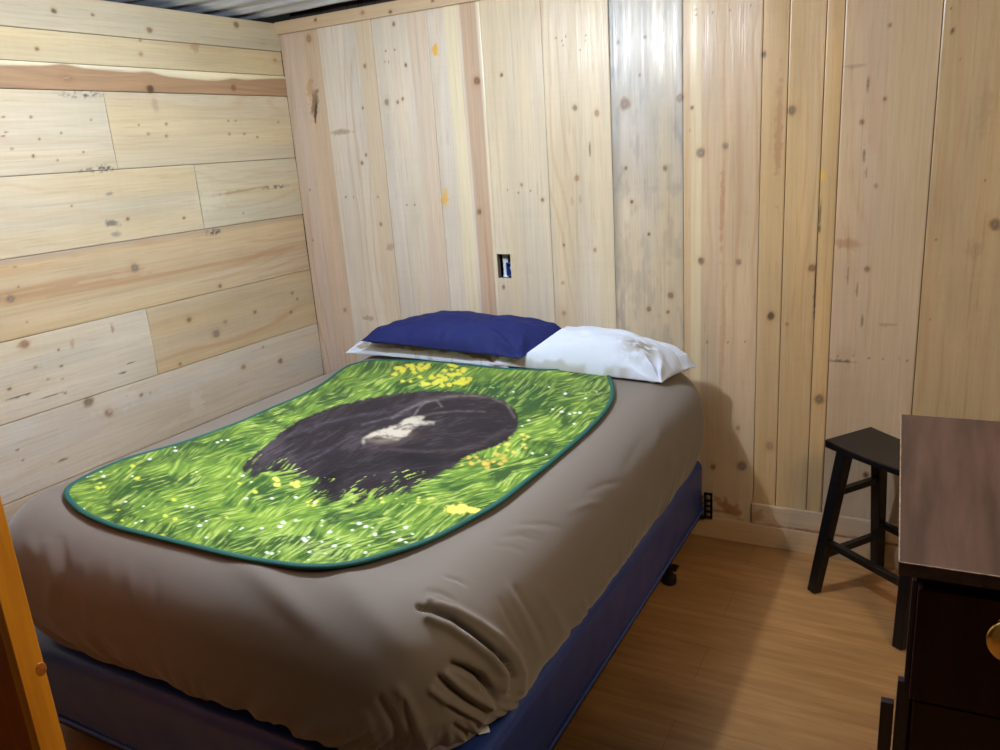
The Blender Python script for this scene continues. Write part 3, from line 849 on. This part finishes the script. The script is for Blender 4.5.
# ------------------------------------------------------------------ throw with the bear print
def on_sheet(px, py):
    z = .76
    for _ in range(12):
        p = un(px, py, 2, z); z = float(sheet_z(p[0], p[1])) + .006
    return un(px, py, 2, z)


ctrl = [(354, 366), (380, 362), (430, 363), (500, 370), (545, 372), (575, 370), (595, 369), (606, 374), (612, 388), (611, 402), (600, 419), (583, 436), (555, 460), (525, 484), (498, 505), (470, 521),
        (442, 536), (412, 549), (385, 558), (360, 565), (335, 569), (305, 569), (275, 565), (240, 559), (195, 548), (150, 537), (110, 526), (84, 514), (71, 503), (67, 494), (74, 486), (90, 477),
        (112, 467), (140, 457), (185, 444), (230, 428), (270, 411), (300, 398), (325, 384), (340, 373)]
cp = np.array([on_sheet(*p)[:2] for p in ctrl])
dense = []
n = len(cp)
for k in range(n):
    p0, p1, p2, p3 = cp[k - 1], cp[k], cp[(k + 1) % n], cp[(k + 2) % n]
    for t in np.linspace(0, 1, 12, endpoint=False):
        dense.append(.5 * ((2 * p1) + (-p0 + p2) * t + (2 * p0 - 5 * p1 + 4 * p2 - p3) * t ** 2 + (-p0 + 3 * p1 - 3 * p2 + p3) * t ** 3))
dense = np.array(dense)


def inpoly(x, y, poly):
    ins_ = np.zeros(x.shape, bool); n = len(poly)
    for k in range(n):
        x1_, y1_ = poly[k]; x2_, y2_ = poly[(k + 1) % n]
        if y1_ == y2_: continue
        c_ = ((y1_ > y) != (y2_ > y)) & (x < (x2_ - x1_) * (y - y1_) / (y2_ - y1_) + x1_)
        ins_ ^= c_
    return ins_


def throw_wave(x, y):
    return .004 * fbm(x * 5, y * 5, 141, 2) + .0035 * np.exp(-(((x - 1.62) / .12) ** 2 + ((y + 1.75) / .1) ** 2)) * 3


h = .0031
gx = np.arange(dense[:, 0].min() - h, dense[:, 0].max() + h, h); gy = np.arange(dense[:, 1].min() - h, dense[:, 1].max() + h, h)
X, Y = np.meshgrid(gx, gy, indexing='ij')
I = inpoly(X, Y, dense)
Z = sheet_z(X, Y) + .011 + throw_wave(X, Y)
px, py = proj(np.stack([X, Y, Z], -1))


def mixc(c, col, k):
    k = np.clip(k, 0, 1)[..., None]; return c * (1 - k) + np.array(col) * k


# grass: combed streaks, swirling direction
A_ = math.radians(24)
wv = 14 * (fbm(px / 60, py / 34, 150, 2) - .5)
u = px * math.cos(A_) - py * 1.5 * math.sin(A_); v_ = px * math.sin(A_) + py * 1.5 * math.cos(A_) + wv
A2 = math.radians(48)
u2 = px * math.cos(A2) - py * 1.3 * math.sin(A2); v2 = px * math.sin(A2) + py * 1.3 * math.cos(A2) + wv
g2 = fbm(px / 24, py / 12, 153, 3)
sel = sstep(.42, .58, fbm(px / 30, py / 16, 158, 2))
g1 = fbm(u / 17, v_ / 2.0, 151, 3) * (1 - sel) + fbm(u2 / 17, v2 / 2.0, 159, 3) * sel
g3 = fbm(u / 9 + 7, v_ / 1.3, 155, 2) * (1 - sel) + fbm(u2 / 9, v2 / 1.3, 156, 2) * sel
col = np.zeros(X.shape + (3,)) + np.array((.11, .21, .03))
col = mixc(col, (.020, .062, .014), sstep(.52, .33, g1 * .5 + g2 * .5) * .9)
col = mixc(col, (.235, .355, .045), sstep(.46, .66, g1 * .4 + g3 * .3 + g2 * .3))
col = mixc(col, (.43, .52, .14), sstep(.56, .74, g3 * .6 + g1 * .4) * .8)
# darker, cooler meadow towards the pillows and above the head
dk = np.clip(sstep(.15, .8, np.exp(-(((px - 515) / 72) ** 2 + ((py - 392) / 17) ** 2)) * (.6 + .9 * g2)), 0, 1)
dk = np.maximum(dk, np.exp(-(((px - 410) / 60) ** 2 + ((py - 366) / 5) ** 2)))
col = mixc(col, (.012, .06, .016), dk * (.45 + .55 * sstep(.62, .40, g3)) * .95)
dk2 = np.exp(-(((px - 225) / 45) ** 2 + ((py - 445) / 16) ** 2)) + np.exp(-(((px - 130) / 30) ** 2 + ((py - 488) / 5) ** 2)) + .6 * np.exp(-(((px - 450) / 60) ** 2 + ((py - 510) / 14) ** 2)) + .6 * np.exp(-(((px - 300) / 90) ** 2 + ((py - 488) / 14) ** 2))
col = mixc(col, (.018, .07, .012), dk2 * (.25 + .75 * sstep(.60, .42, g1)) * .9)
# pale sun-bleached blades on the near side
lt = np.exp(-(((px - 330) / 110) ** 2 + ((py - 550) / 22) ** 2)) + .7 * np.exp(-(((px - 600) / 20) ** 2 + ((py - 385) / 12) ** 2))
col = mixc(col, (.46, .58, .18), lt * sstep(.48, .66, g1) * .6)
# flowers
rs = np.random.RandomState(5)
def flowers(n, box, col_, r0, r1, st=.9):
    global col
    for _ in range(n):
        fx = rs.uniform(box[0], box[1]); fy = rs.uniform(box[2], box[3]); r = rs.uniform(r0, r1)
        m_ = (abs(px - fx) < r * 4) & (abs(py - fy) < r * 3)
        if not m_.any(): continue
        d = np.hypot((px - fx) / r, (py - fy) / (r * .62)) * (1 + .6 * (vn(px / 2.2, py / 1.6, 161) - .5))
        k = (sstep(1.2, .6, d) * st)[..., None]
        col = np.where(m_[..., None], col * (1 - k) + np.array(col_) * k, col)
flowers(46, (395, 465, 364, 384), (.68, .62, .06), 2, 4.2); flowers(10, (440, 470, 378, 386), (.62, .56, .05), 2, 4)
flowers(26, (455, 505, 452, 468), (.62, .42, .08), 1.5, 4, .75); flowers(16, (490, 530, 430, 455), (.66, .56, .10), 1.5, 3.5, .8)
flowers(6, (452, 478, 504, 511), (.85, .74, .14), 5, 8); flowers(7, (275, 298, 478, 486), (.66, .66, .12), 2.5, 4.0)
flowers(8, (305, 318, 500, 506), (.6, .62, .1), 1.5, 2.5); flowers(12, (350, 440, 494, 504), (.62, .64, .12), 1.2, 2.4, .8)
flowers(16, (90, 260, 455, 550), (.70, .72, .08), 1.5, 3, .8)
flowers(55, (80, 340, 430, 560), (.82, .95, .80), 1, 2.3); flowers(30, (260, 430, 520, 562), (.80, .95, .75), 1, 2.8); flowers(22, (500, 600, 385, 460), (.78, .92, .78), 1, 2.4); flowers(30, (380, 600, 380, 400), (.30, .55, .15), .8, 1.6, .7)
def softpoly(x, y, pts, w):
    d, _, _ = polydist(x, y, list(pts) + [pts[0]])
    return sstep(-w, w, np.where(inpoly(x, y, pts), d, -d))


# bear
def P4(l): return [(230 + x * .3, 360 + y * .3) for x, y in l]
bear = P4([(60, 330), (120, 285), (170, 240), (230, 200), (300, 172), (370, 148), (450, 130), (530, 115), (610, 106), (690, 103), (770, 106), (850, 116), (910, 135), (948, 163), (963, 195), (955, 235), (925, 268), (880, 290), (830, 305), (790, 322), (760, 345),
           (700, 378), (650, 410), (600, 436), (540, 455), (450, 470), (380, 488), (310, 478), (250, 462), (270, 425), (300, 395), (230, 388), (160, 392), (100, 392), (50, 385), (40, 355)])
wx = px + 2.5 * (fbm(px / 3, py / 2.4, 171, 2) - .5) + 7 * (g3 - .5) * sstep(455, 480, py); wy = py + 2.5 * (fbm(px / 3, py / 2.4, 172, 2) - .5) + 12 * (g3 - .5) * sstep(455, 485, py)
B = softpoly(wx, wy, bear, 1.2)
A3 = math.radians(20)
fw = 10 * (fbm(px / 40, py / 22, 170, 2) - .5) + .0022 * (px - 420) ** 2
fu = px * math.cos(A3) - py * math.sin(A3); fv = px * math.sin(A3) + py * 1.5 * math.cos(A3) - fw
fur = fbm(fu / 9, fv / 1.6, 173, 3) * .55 + fbm(fu / 26, fv / 7, 174, 3) * .45


fc = np.array((.013, .009, .013)) * (0.1 + 2.1 * fur)[..., None]
fc = mixc(fc, (.042, .033, .040), sstep(.50, .70, fur) * .9)
fc = mixc(fc, (.005, .004, .007), (np.exp(-(((px - 415) / 45) ** 2 + ((py - 458) / 9) ** 2)) + np.exp(-(((px - 335) / 20) ** 2 + ((py - 480) / 14) ** 2)) + .6 * np.exp(-(((px - 420) / 30) ** 2 + ((py - 478) / 8) ** 2))) * .85)
fc = mixc(fc, (.075, .06, .075), .55 * np.exp(-(((px - 275) / 25) ** 2 + ((py - 450) / 14) ** 2)) * sstep(.4, .6, fur))
for pts, w, cc, st in ((P4([(540, 195), (580, 170), (640, 142), (720, 122), (800, 118), (870, 124), (925, 150), (948, 190)]), 1.5, (.20, .16, .15), .8),
                       (P4([(610, 190), (630, 160), (655, 138), (690, 134), (705, 155)]), 1.1, (.22, .18, .17), .9), (P4([(600, 195), (680, 178), (760, 170), (850, 172)]), 1.1, (.16, .12, .12), .6),
                       (P4([(440, 215), (520, 195), (600, 175)]), 1.3, (.14, .12, .16), .6), (P4([(180, 260), (300, 215), (420, 185), (520, 170)]), 1.6, (.10, .085, .12), .5),
                       (P4([(280, 330), (380, 270), (480, 220)]), 1.5, (.10, .085, .12), .45), (P4([(300, 400), (420, 360), (520, 330), (640, 300)]), 2.2, (.003, .003, .004), .8),
                       (P4([(460, 290), (560, 300), (660, 305), (760, 300), (850, 270), (920, 230)]), 1.8, (.09, .07, .07), .5), (P4([(360, 420), (430, 380), (540, 375)]), 1.6, (.06, .05, .06), .5)):
    d, t, s = polydist(px, py, pts)
    fc = mixc(fc, cc, np.exp(-(d / w) ** 2) * st * .6 * (.3 + 1.2 * vn(px / 4, py / 2, 175)))
sn = softpoly(px + 1.5 * (vn(px / 3, py / 2, 176) - .5), py + 1.2 * (vn(px / 3, py / 2, 177) - .5), P4([(445, 262), (470, 245), (520, 228), (560, 212), (590, 195), (620, 186), (650, 190), (640, 204), (685, 205), (680, 214), (640, 216), (605, 232), (590, 252), (560, 268), (520, 262), (480, 262)]), 1.5)
fc = mixc(fc, (.46, .41, .33), sn * (.40 + .75 * sstep(.25, .55, fbm(px / 5, py / 2.2, 179, 2))) * sstep(470, 400, px + 0 * py).clip(.6, 1))
sn2 = np.exp(-(((px - 381) / 14) ** 2 + ((py - 440) / 3.2) ** 2)); fc = mixc(fc, (.30, .24, .17), sn2 * .5)
fc = mixc(fc, (.01, .008, .01), np.exp(-(((px - 376) / 9) ** 2 + ((py - 438.4) / 1.6) ** 2)) * .9)    # nostril shadow
fc = mixc(fc, (.015, .012, .014), np.exp(-(((px - 397) / 3.5) ** 2 + ((py - 423) / 1.8) ** 2)))            # eye
fc = mixc(fc, (.35, .33, .33), np.exp(-(((px - 363.5) / 1.6) ** 2 + ((py - 441.5) / 2.6) ** 2)) * .8)       # nose tip
fc = mixc(fc, (.28, .20, .12), np.exp(-(((px - 395) / 16) ** 2 + ((py - 434) / 4) ** 2)) * .5 * (1 - sn))
bot = np.interp(px, [240, 262, 290, 304, 315, 340, 380, 420, 460], [474, 479, 477, 494, 500, 506, 500, 494, 482])
edge_ = np.clip(1 - (bot - py) / 26, 0, 1)
Bk = B * (1 - sstep(.64 - .30 * edge_ ** 2, .70 - .30 * edge_ ** 2, g3 * .5 + g1 * .5) * (edge_ > 0) * (px < 470))
col = col * (1 - Bk[..., None]) + fc * Bk[..., None]
Vt = np.stack([X, Y, Z], -1).reshape(-1, 3)
idx = np.arange(X.size).reshape(X.shape)
keep = I[:-1, :-1] & I[1:, :-1] & I[1:, 1:] & I[:-1, 1:]
Fq = np.stack([idx[:-1, :-1], idx[1:, :-1], idx[1:, 1:], idx[:-1, 1:]], -1)[keep]
used = np.unique(Fq); remap = np.full(X.size, -1); remap[used] = np.arange(len(used))
thr = empty('throw_blanket', (1.2, -1.1, .76))
tc_ = np_mesh('plush_panel', Vt[used], remap[Fq], M_THROW, thr, col.reshape(-1, 3)[used])
md = tc_.modifiers.new('s', 'SOLIDIFY'); md.thickness = .006; md.offset = -1
zb = sheet_z(dense[:, 0], dense[:, 1]) + .009 + throw_wave(dense[:, 0], dense[:, 1])
bd = tube('binding', [(p[0], p[1], z) for p, z in zip(dense, zb)], (.0085, .006), M_BIND, thr, closed=True)
bd['label'] = 'dark green edge binding'
reparent(thr)
tag(thr, 'plush throw blanket printed with a black bear in flowering green grass, spread on the bed', 'blanket')

# ------------------------------------------------------------------ pillows
def pillow(name, FL, FR, BR, BL, up, dn, mat, seed, colf=None, nu=150, nv=90, inx=.05, wr=.01, parent=None, under=None):
    FL, FR, BR, BL = map(np.array, (FL, FR, BR, BL))
    u = np.sin(np.linspace(-1, 1, nu) * math.pi / 2 * .97) / math.sin(math.pi / 2 * .97); v = np.sin(np.linspace(-1, 1, nv) * math.pi / 2 * .97) / math.sin(math.pi / 2 * .97)
    U, Vv = np.meshgrid(u, v, indexing='ij')
    s = (U + 1) / 2 * 1.; t = (Vv + 1) / 2
    # edges drawn in between the corners
    us = U * (1 - inx * (1 - Vv ** 2) ** 1.0 * np.abs(U)); vs = Vv * (1 - inx * 1.3 * (1 - U ** 2) * np.abs(Vv))
    us = U * (1 - inx * .7 * (1 - Vv ** 2)); vs = Vv * (1 - inx * 1.6 * (1 - U ** 4) * 1.)
    s = (us + 1) / 2; t = (vs + 1) / 2
    P = ((1 - s) * (1 - t))[..., None] * FL + (s * (1 - t))[..., None] * FR + (s * t)[..., None] * BR + ((1 - s) * t)[..., None] * BL
    nn = np.cross(FR - FL, BL - FL); nn /= np.linalg.norm(nn)
    prof_ = (1 - np.abs(U) ** 3.0) ** .60 * (1 - np.abs(Vv) ** 2.4) ** .52
    L = np.linalg.norm(FR - FL)
    # gathers radiating from the corners and along the ends
    rad = np.zeros(U.shape)
    for cu in (-1, 1):
        for cv in (-1, 1):
            du = (U - cu) * L / 2; dv = (Vv - cv) * .22
            r_ = np.hypot(du, dv); a_ = np.arctan2(dv * cv, du * cu)
            rad += np.exp(-(r_ / .16) ** 2) * np.sin(a_ * 9 + seed + 3 * vn(a_ * 3, r_ * 8, seed)) * np.clip(r_ / .05, 0, 1)
    edge = np.exp(-((1 - np.abs(U)) * L / .12) ** 2) * (vn(Vv * 7, U * 2, seed + 3) - .5) + np.exp(-((1 - np.abs(Vv)) / .35) ** 2) * (vn(U * L * 18, Vv, seed + 4) - .5) * .8
    soft = fbm(U * L * 5 + seed, Vv * 3, seed + 5, 3) - .5
    wrk = wr * (rad * .9 + edge * .8 + soft * 1.3)
    top = P + nn * (up * prof_ + wrk * (prof_ > 0) * sstep(0, .25, prof_))[..., None]
    bot = P - nn * (dn * prof_ + .3 * wrk * sstep(0, .25, prof_))[..., None]
    A = np.arange(nu * nv).reshape(nu, nv); Bq = A + nu * nv
    def q(a): return np.stack([a[:-1, :-1], a[1:, :-1], a[1:, 1:], a[:-1, 1:]], -1).reshape(-1, 4)
    ring = lambda a: np.concatenate([a[:, 0], a[-1, 1:], a[-2::-1, -1], a[0, -2:0:-1]])
    VV = np.concatenate([top.reshape(-1, 3), bot.reshape(-1, 3)])
    bm_f = np.concatenate([q(A), q(Bq)[:, ::-1]])
    ra_, rb_ = ring(A), ring(Bq)
    VV[rb_] = VV[ra_]
    # weld seam: point bottom boundary to the top boundary
    mp = np.arange(2 * nu * nv); mp[rb_] = ra_; bm_f = mp[bm_f]
    VV[:, 1] = np.minimum(VV[:, 1], -.012)
    if under is not None:
        q4 = [np.array(k_) for k_ in under]; cen = sum(q4) / 4
        n_ = np.cross(q4[1] - q4[0], q4[3] - q4[0]); n_ /= n_[2]
        pz = cen[2] - ((VV[:, 0] - cen[0]) * n_[0] + (VV[:, 1] - cen[1]) * n_[1])
        us_ = (VV[:, 0] - q4[0][0]) / (q4[1][0] - q4[0][0]) * 2 - 1; vs_ = (VV[:, 1] - q4[0][1]) / (q4[3][1] - q4[0][1]) * 2 - 1
        pf = (1 - np.clip(np.abs(us_), 0, 1) ** 3.2) ** .62 * (1 - np.clip(np.abs(vs_), 0, 1) ** 2.6) ** .62
        lim = pz - .020 * pf - .004 + .3 * (np.clip(np.abs(us_) - 1.0, 0, 1) + np.clip(np.abs(vs_) - 1.0, 0, 1))
        VV[:, 2] = np.minimum(VV[:, 2], lim)
    cc = None
    if colf is not None:
        cc = np.concatenate([colf(U, Vv, P, 1).reshape(-1, 3), colf(U, Vv, P, -1).reshape(-1, 3)])
    usd = np.unique(bm_f); rm = np.full(len(VV), -1); rm[usd] = np.arange(len(usd))
    return np_mesh(name, VV[usd], rm[bm_f], mat, parent, None if cc is None else cc[usd])


KH = np.array((.27, .25, .18)); WH = np.array((.60, .67, .80))


def col_right(U, V, P, side):
    c = np.tile(WH, U.shape + (1,)) * 1.0
    n1 = fbm(U * 9, V * 7, 201, 3)
    st = np.exp(-(((U - .66) / .20) ** 2 + ((V + .30) / .38) ** 2)) * sstep(.30, .52, fbm(U * 14, V * 9, 202, 3))
    c = mixc(c, KH, st * 1.1)
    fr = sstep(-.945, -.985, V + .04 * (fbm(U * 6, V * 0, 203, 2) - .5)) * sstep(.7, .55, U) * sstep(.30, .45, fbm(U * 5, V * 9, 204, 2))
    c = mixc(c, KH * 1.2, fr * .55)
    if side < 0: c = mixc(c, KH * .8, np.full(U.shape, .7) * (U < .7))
    return c


def col_left(U, V, P, side):
    c = np.tile(WH * .95, U.shape + (1,)) * 1.0
    k = sstep(-.93, -.84, U) * (.55 + .6 * sstep(.35, .5, fbm(U * 9, V * 4, 211, 3)))
    c = mixc(c, KH * 1.1, np.clip(k, 0, 1) * (V > -.93 + .08 * vn(U * 8, V * 0, 213)))
    bl = sstep(.55, .7, fbm(U * 20, V * 6, 212, 3)) * (U > -.1)
    return mixc(c, (.16, .12, .08), bl * .3)


NQ = ((.585, -.385, .853), (1.372, -.395, .828), (1.44, -.09, .872), (.66, -.04, .855))
pl = pillow('pillow', (.455, -.345, .780), (1.30, -.370, .776), (1.28, -.03, .80), (.42, -.03, .79), .080, .010, M_PILLOW, 11, col_left, wr=.012, under=NQ)
tag(pl, 'white and khaki pillow pressed flat under the navy pillow', 'pillow', 'pillows on the bed')
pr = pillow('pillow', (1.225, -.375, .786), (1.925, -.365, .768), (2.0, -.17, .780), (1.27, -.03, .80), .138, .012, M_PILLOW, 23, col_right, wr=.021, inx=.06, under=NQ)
tag(pr, 'puffy white pillow with a khaki stain near its right end', 'pillow', 'pillows on the bed')
pn = pillow('pillow', *NQ, .098, .018, M_NAVY, 37, wr=.019, inx=.03)
tag(pn, 'navy blue pillow lying on top of the pale pillows by the wall', 'pillow', 'pillows on the bed')

# ------------------------------------------------------------------ stool
st = empty('stool', (2.6, -.28, 0))
SD = Vector((.585, .811, 0)).normalized(); LD = Vector((.811, -.585, 0)).normalized()
Lc = Vector((2.465, -.24, 0)); SW, SL = .223, .42
bm = bmesh.new(); nS, nL = 12, 30; grid = {}
for s_ in (0, 1):
    for i in range(nL + 1):
        for j in range(nS + 1):
            a_ = i / nL; b_ = j / nS; dish = .012 * (1 - (2 * a_ - 1) ** 2)
            z = .571 - dish if s_ else .571 - .030 - dish * .4
            grid[s_, i, j] = bm.verts.new(Lc + LD * SL * a_ + SD * SW * b_ + Vector((0, 0, z)))
for i in range(nL):
    for j in range(nS):
        bm.faces.new((grid[1, i, j], grid[1, i + 1, j], grid[1, i + 1, j + 1], grid[1, i, j + 1])); bm.faces.new((grid[0, i, j], grid[0, i, j + 1], grid[0, i + 1, j + 1], grid[0, i + 1, j]))
for i in range(nL):
    for j in (0, nS): bm.faces.new((grid[0, i, j], grid[0, i + 1, j], grid[1, i + 1, j], grid[1, i, j]))
for j in range(nS):
    for i in (0, nL): bm.faces.new((grid[0, i, j], grid[0, i, j + 1], grid[1, i, j + 1], grid[1, i, j]))
seat = bm_obj('seat', bm, M_BLACKWOOD, st)
md = seat.modifiers.new('b', 'BEVEL'); md.width = .004; md.segments = 2; md.limit_method = 'ANGLE'
F1 = Lc + LD * .022 + SD * -.043
feet = {}; tops = {}
for a_ in (0, 1):
    for b_ in (0, 1):
        feet[a_, b_] = F1 + LD * .376 * a_ + SD * .322 * b_
        if a_: feet[a_, b_] = feet[a_, b_] + Vector((-.013, -.022, 0))
        t_ = Lc + LD * (.060 + .286 * a_) + SD * (.034 + .165 * b_); tops[a_, b_] = Vector((t_.x, t_.y, .545))
        bm = bmesh.new()
        prism(bm, feet[a_, b_], tops[a_, b_], .036, .042, .036, .042, side=LD, bevel=.004)
        bm_obj('leg', bm, M_BLACKWOOD, st)


def at(k, z): return feet[k].lerp(tops[k], z / .545)
for k0, k1, z in (((0, 0), (0, 1), .385), ((0, 0), (0, 1), .145), ((1, 0), (1, 1), .385), ((1, 0), (1, 1), .145), ((0, 0), (1, 0), .20), ((0, 1), (1, 1), .20)):
    bm = bmesh.new(); prism(bm, at(k0, z), at(k1, z), .022, .022, .026, .026, side=Vector((0, 0, 1)), bevel=.003)
    bm_obj('stretcher', bm, M_BLACKWOOD, st)
reparent(st)
tag(st, 'black wooden saddle seat stool with splayed legs standing against the back wall', 'stool')

# ------------------------------------------------------------------ dresser
dr = empty('dresser', (3.2, -1.75, 0))
A0 = un(901, 414, 2, 1.1); A1 = un(899, 562, 2, 1.1)
ey = Vector((A0[0] - A1[0], A0[1] - A1[1], 0)); DEP = ey.length; ey.normalize(); ex = Vector((ey.y, -ey.x, 0))
T = Matrix(((ex.x, ey.x, 0, A1[0]), (ex.y, ey.y, 0, A1[1]), (0, 0, 1, 0), (0, 0, 0, 1)))   # local: x right, y back, z up; origin front-left of the top
WID = .84
box_obj('tabletop', (0, 0, 1.082), (WID, DEP, 1.1), M_TOP, dr, T, .0012)
bm = bmesh.new()
add_box(bm, (-.0006, -.0006, 1.0992), (.0010, DEP, 1.1005)); add_box(bm, (-.0006, -.0006, 1.0992), (WID, .0010, 1.1005))
tr = bm_obj('top_edging', bm, M_EDGE, dr); tr.data.transform(T); tr['label'] = 'worn pale edge strip'
bm = bmesh.new()
add_box(bm, (.050, .04, .06), (WID - .050, DEP - .02, 1.082), bevel=.003)
add_box(bm, (.022, .03, .0), (WID - .022, .05, 1.082), bevel=.002)
o = bm_obj('carcass', bm, M_BODY, dr); o.data.transform(T)
for sx in (0, 1):
    for w0, zt_, y0_ in ((.010, .917, .022), (-.008, .877, .026)):
        bx = (w0, y0_, 0), (w0 + .016, y0_ + .012, zt_)
        if sx: bx = (WID - bx[1][0], y0_, 0), (WID - bx[0][0], y0_ + .012, zt_)
        o = box_obj('side_moulding', bx[0], bx[1], M_MOULD, dr, T, .001); o['label'] = 'narrow plum-brown side moulding'
bm = bmesh.new(); add_box(bm, (.017, .022, .9), (.022, .03, 1.066), bevel=.001)
o = bm_obj('side_bead', bm, M_MOULD, dr); o.data.transform(T)
bm = bmesh.new(); add_box(bm, (.03, .012, .02), (WID - .03, .05, .09), bevel=.004)
o = bm_obj('plinth', bm, M_BODY, dr); o.data.transform(T)
zs = [(.902, 1.062), (.70, .899), (.49, .697), (.28, .487), (.095, .277)]
for k, (z0, z1) in enumerate(zs):
    x0 = .024 if k == 0 else .029
    bm = bmesh.new(); add_box(bm, (x0, .010, z0), (WID - x0, .03, z1), bevel=.0015)
    d_ = bm_obj('drawer', bm, M_BODY, dr); d_.data.transform(T)
    for kx in (.0, 1.0):
        if k == 0: kp = un(1013, 637, 1, A1[1] + .0); loc = Vector((kp[0], kp[1], kp[2])); lx = (loc - Vector(A1)).dot(ex) if kx == 0 else WID - (loc - Vector(A1)).dot(ex)
        lz = kp[2] if k == 0 else (z0 + z1) / 2
        bm = bmesh.new()
        K = T @ Matrix.Translation((lx, .010, lz)) @ Matrix.Rotation(math.pi / 2, 4, 'X')
        lathe(bm, [(.018, 0), (.018, .003), (.009, .006), (.008, .014), (.022, .018), (.028, .023), (.0295, .028), (.027, .032), (.024, .0325), (.022, .0345), (.019, .034), (.016, .036), (.008, .037)], K, 48)
        kb = bm_obj('knob', bm, M_BRASS, d_, smooth=True)
reparent(dr)
tag(dr, 'dark walnut chest of drawers with a round brass knob at the right edge', 'dresser')

# ------------------------------------------------------------------ orange stained door leaf at the left, open towards the camera
dx = 1.281
bm = bmesh.new(); add_box(bm, (dx - .032, -2.347, .01), (dx, -2.300, 2.03), bevel=.0015); add_box(bm, (dx - .80, -2.347, .01), (dx - .74, -2.300, 2.03), bevel=.0015)
for z0, z1 in ((.01, .20), (1.86, 2.03)): add_box(bm, (dx - .75, -2.345, z0), (dx - .03, -2.302, z1))
do = bm_obj('door_1', bm, M_ORANGE); tag(do, kind='structure')
box_obj('door_panel', (dx - .75, -2.343, .19), (dx - .031, -2.305, 1.87), M_ORANGE_D, do, bevel=.002)
kp = un(41, 669, 0, dx)
bm = bmesh.new(); lathe(bm, [(.0105, 0), (.0105, .0006), (.0085, .0012), (.0055, .0009), (.0045, .0012)], Matrix.Translation((dx, kp[1], kp[2])) @ Matrix.Rotation(math.pi / 2, 4, 'Y') @ Matrix.Scale(1.4, 4, (1, 0, 0)), 24)
bm_obj('wood_knot', bm, plain('knot_orange', (.40, .12, .01), .5, nscale=(200, 200, 200), namp=.4), do, smooth=True)
tag(box_obj('wall_partition', (0.004, -2.37, 0), (dx - .81, -2.29, 2.3), M_FAR, bevel=0), kind='structure')

# ------------------------------------------------------------------ light
def light(name, kind, loc, energy, color, size=.1, rot=None, sy=None):
    l = bpy.data.lights.new(name, kind); l.energy = energy; l.color = color
    if kind == 'AREA':
        l.shape = 'RECTANGLE'; l.size = size; l.size_y = sy or size
    else: l.shadow_soft_size = size
    o = bpy.data.objects.new(name, l); COL.objects.link(o); o.location = loc
    if rot is not None: o.rotation_euler = Vector(rot).to_track_quat('-Z', 'Y').to_euler()
    return o


light('ceiling_bulb', 'POINT', (1.3, -1.4, 2.12), 74, (.86, .93, 1.0), .030)
light('warm_fill', 'AREA', (3.6, -1.9, 2.15), 24, (1.0, .76, .48), .5, rot=(-1.7, .5, -1.8))  # soft warm fill added out of view to light the right-facing sides
w = bpy.data.worlds.new('world'); SC.world = w; w.use_nodes = True
w.node_tree.nodes['Background'].inputs[0].default_value = (.5, .5, .5, 1); w.node_tree.nodes['Background'].inputs[1].default_value = .02

# ------------------------------------------------------------------ camera
cam = bpy.data.cameras.new('camera'); co = bpy.data.objects.new('camera', cam); COL.objects.link(co)
cam.sensor_width = 36; cam.lens = F * 36 / 1000; cam.clip_start = .05
Mw = Matrix(((R[0][0], -R[1][0], -R[2][0], C[0]), (R[0][1], -R[1][1], -R[2][1], C[1]), (R[0][2], -R[1][2], -R[2][2], C[2]), (0, 0, 0, 1)))
co.matrix_world = Mw
SC.camera = co
SC.view_settings.view_transform = 'Standard'; SC.view_settings.look = 'None'
SC.view_settings.exposure = 0.0; SC.view_settings.gamma = 1.0; SC.view_settings.use_curve_mapping = False
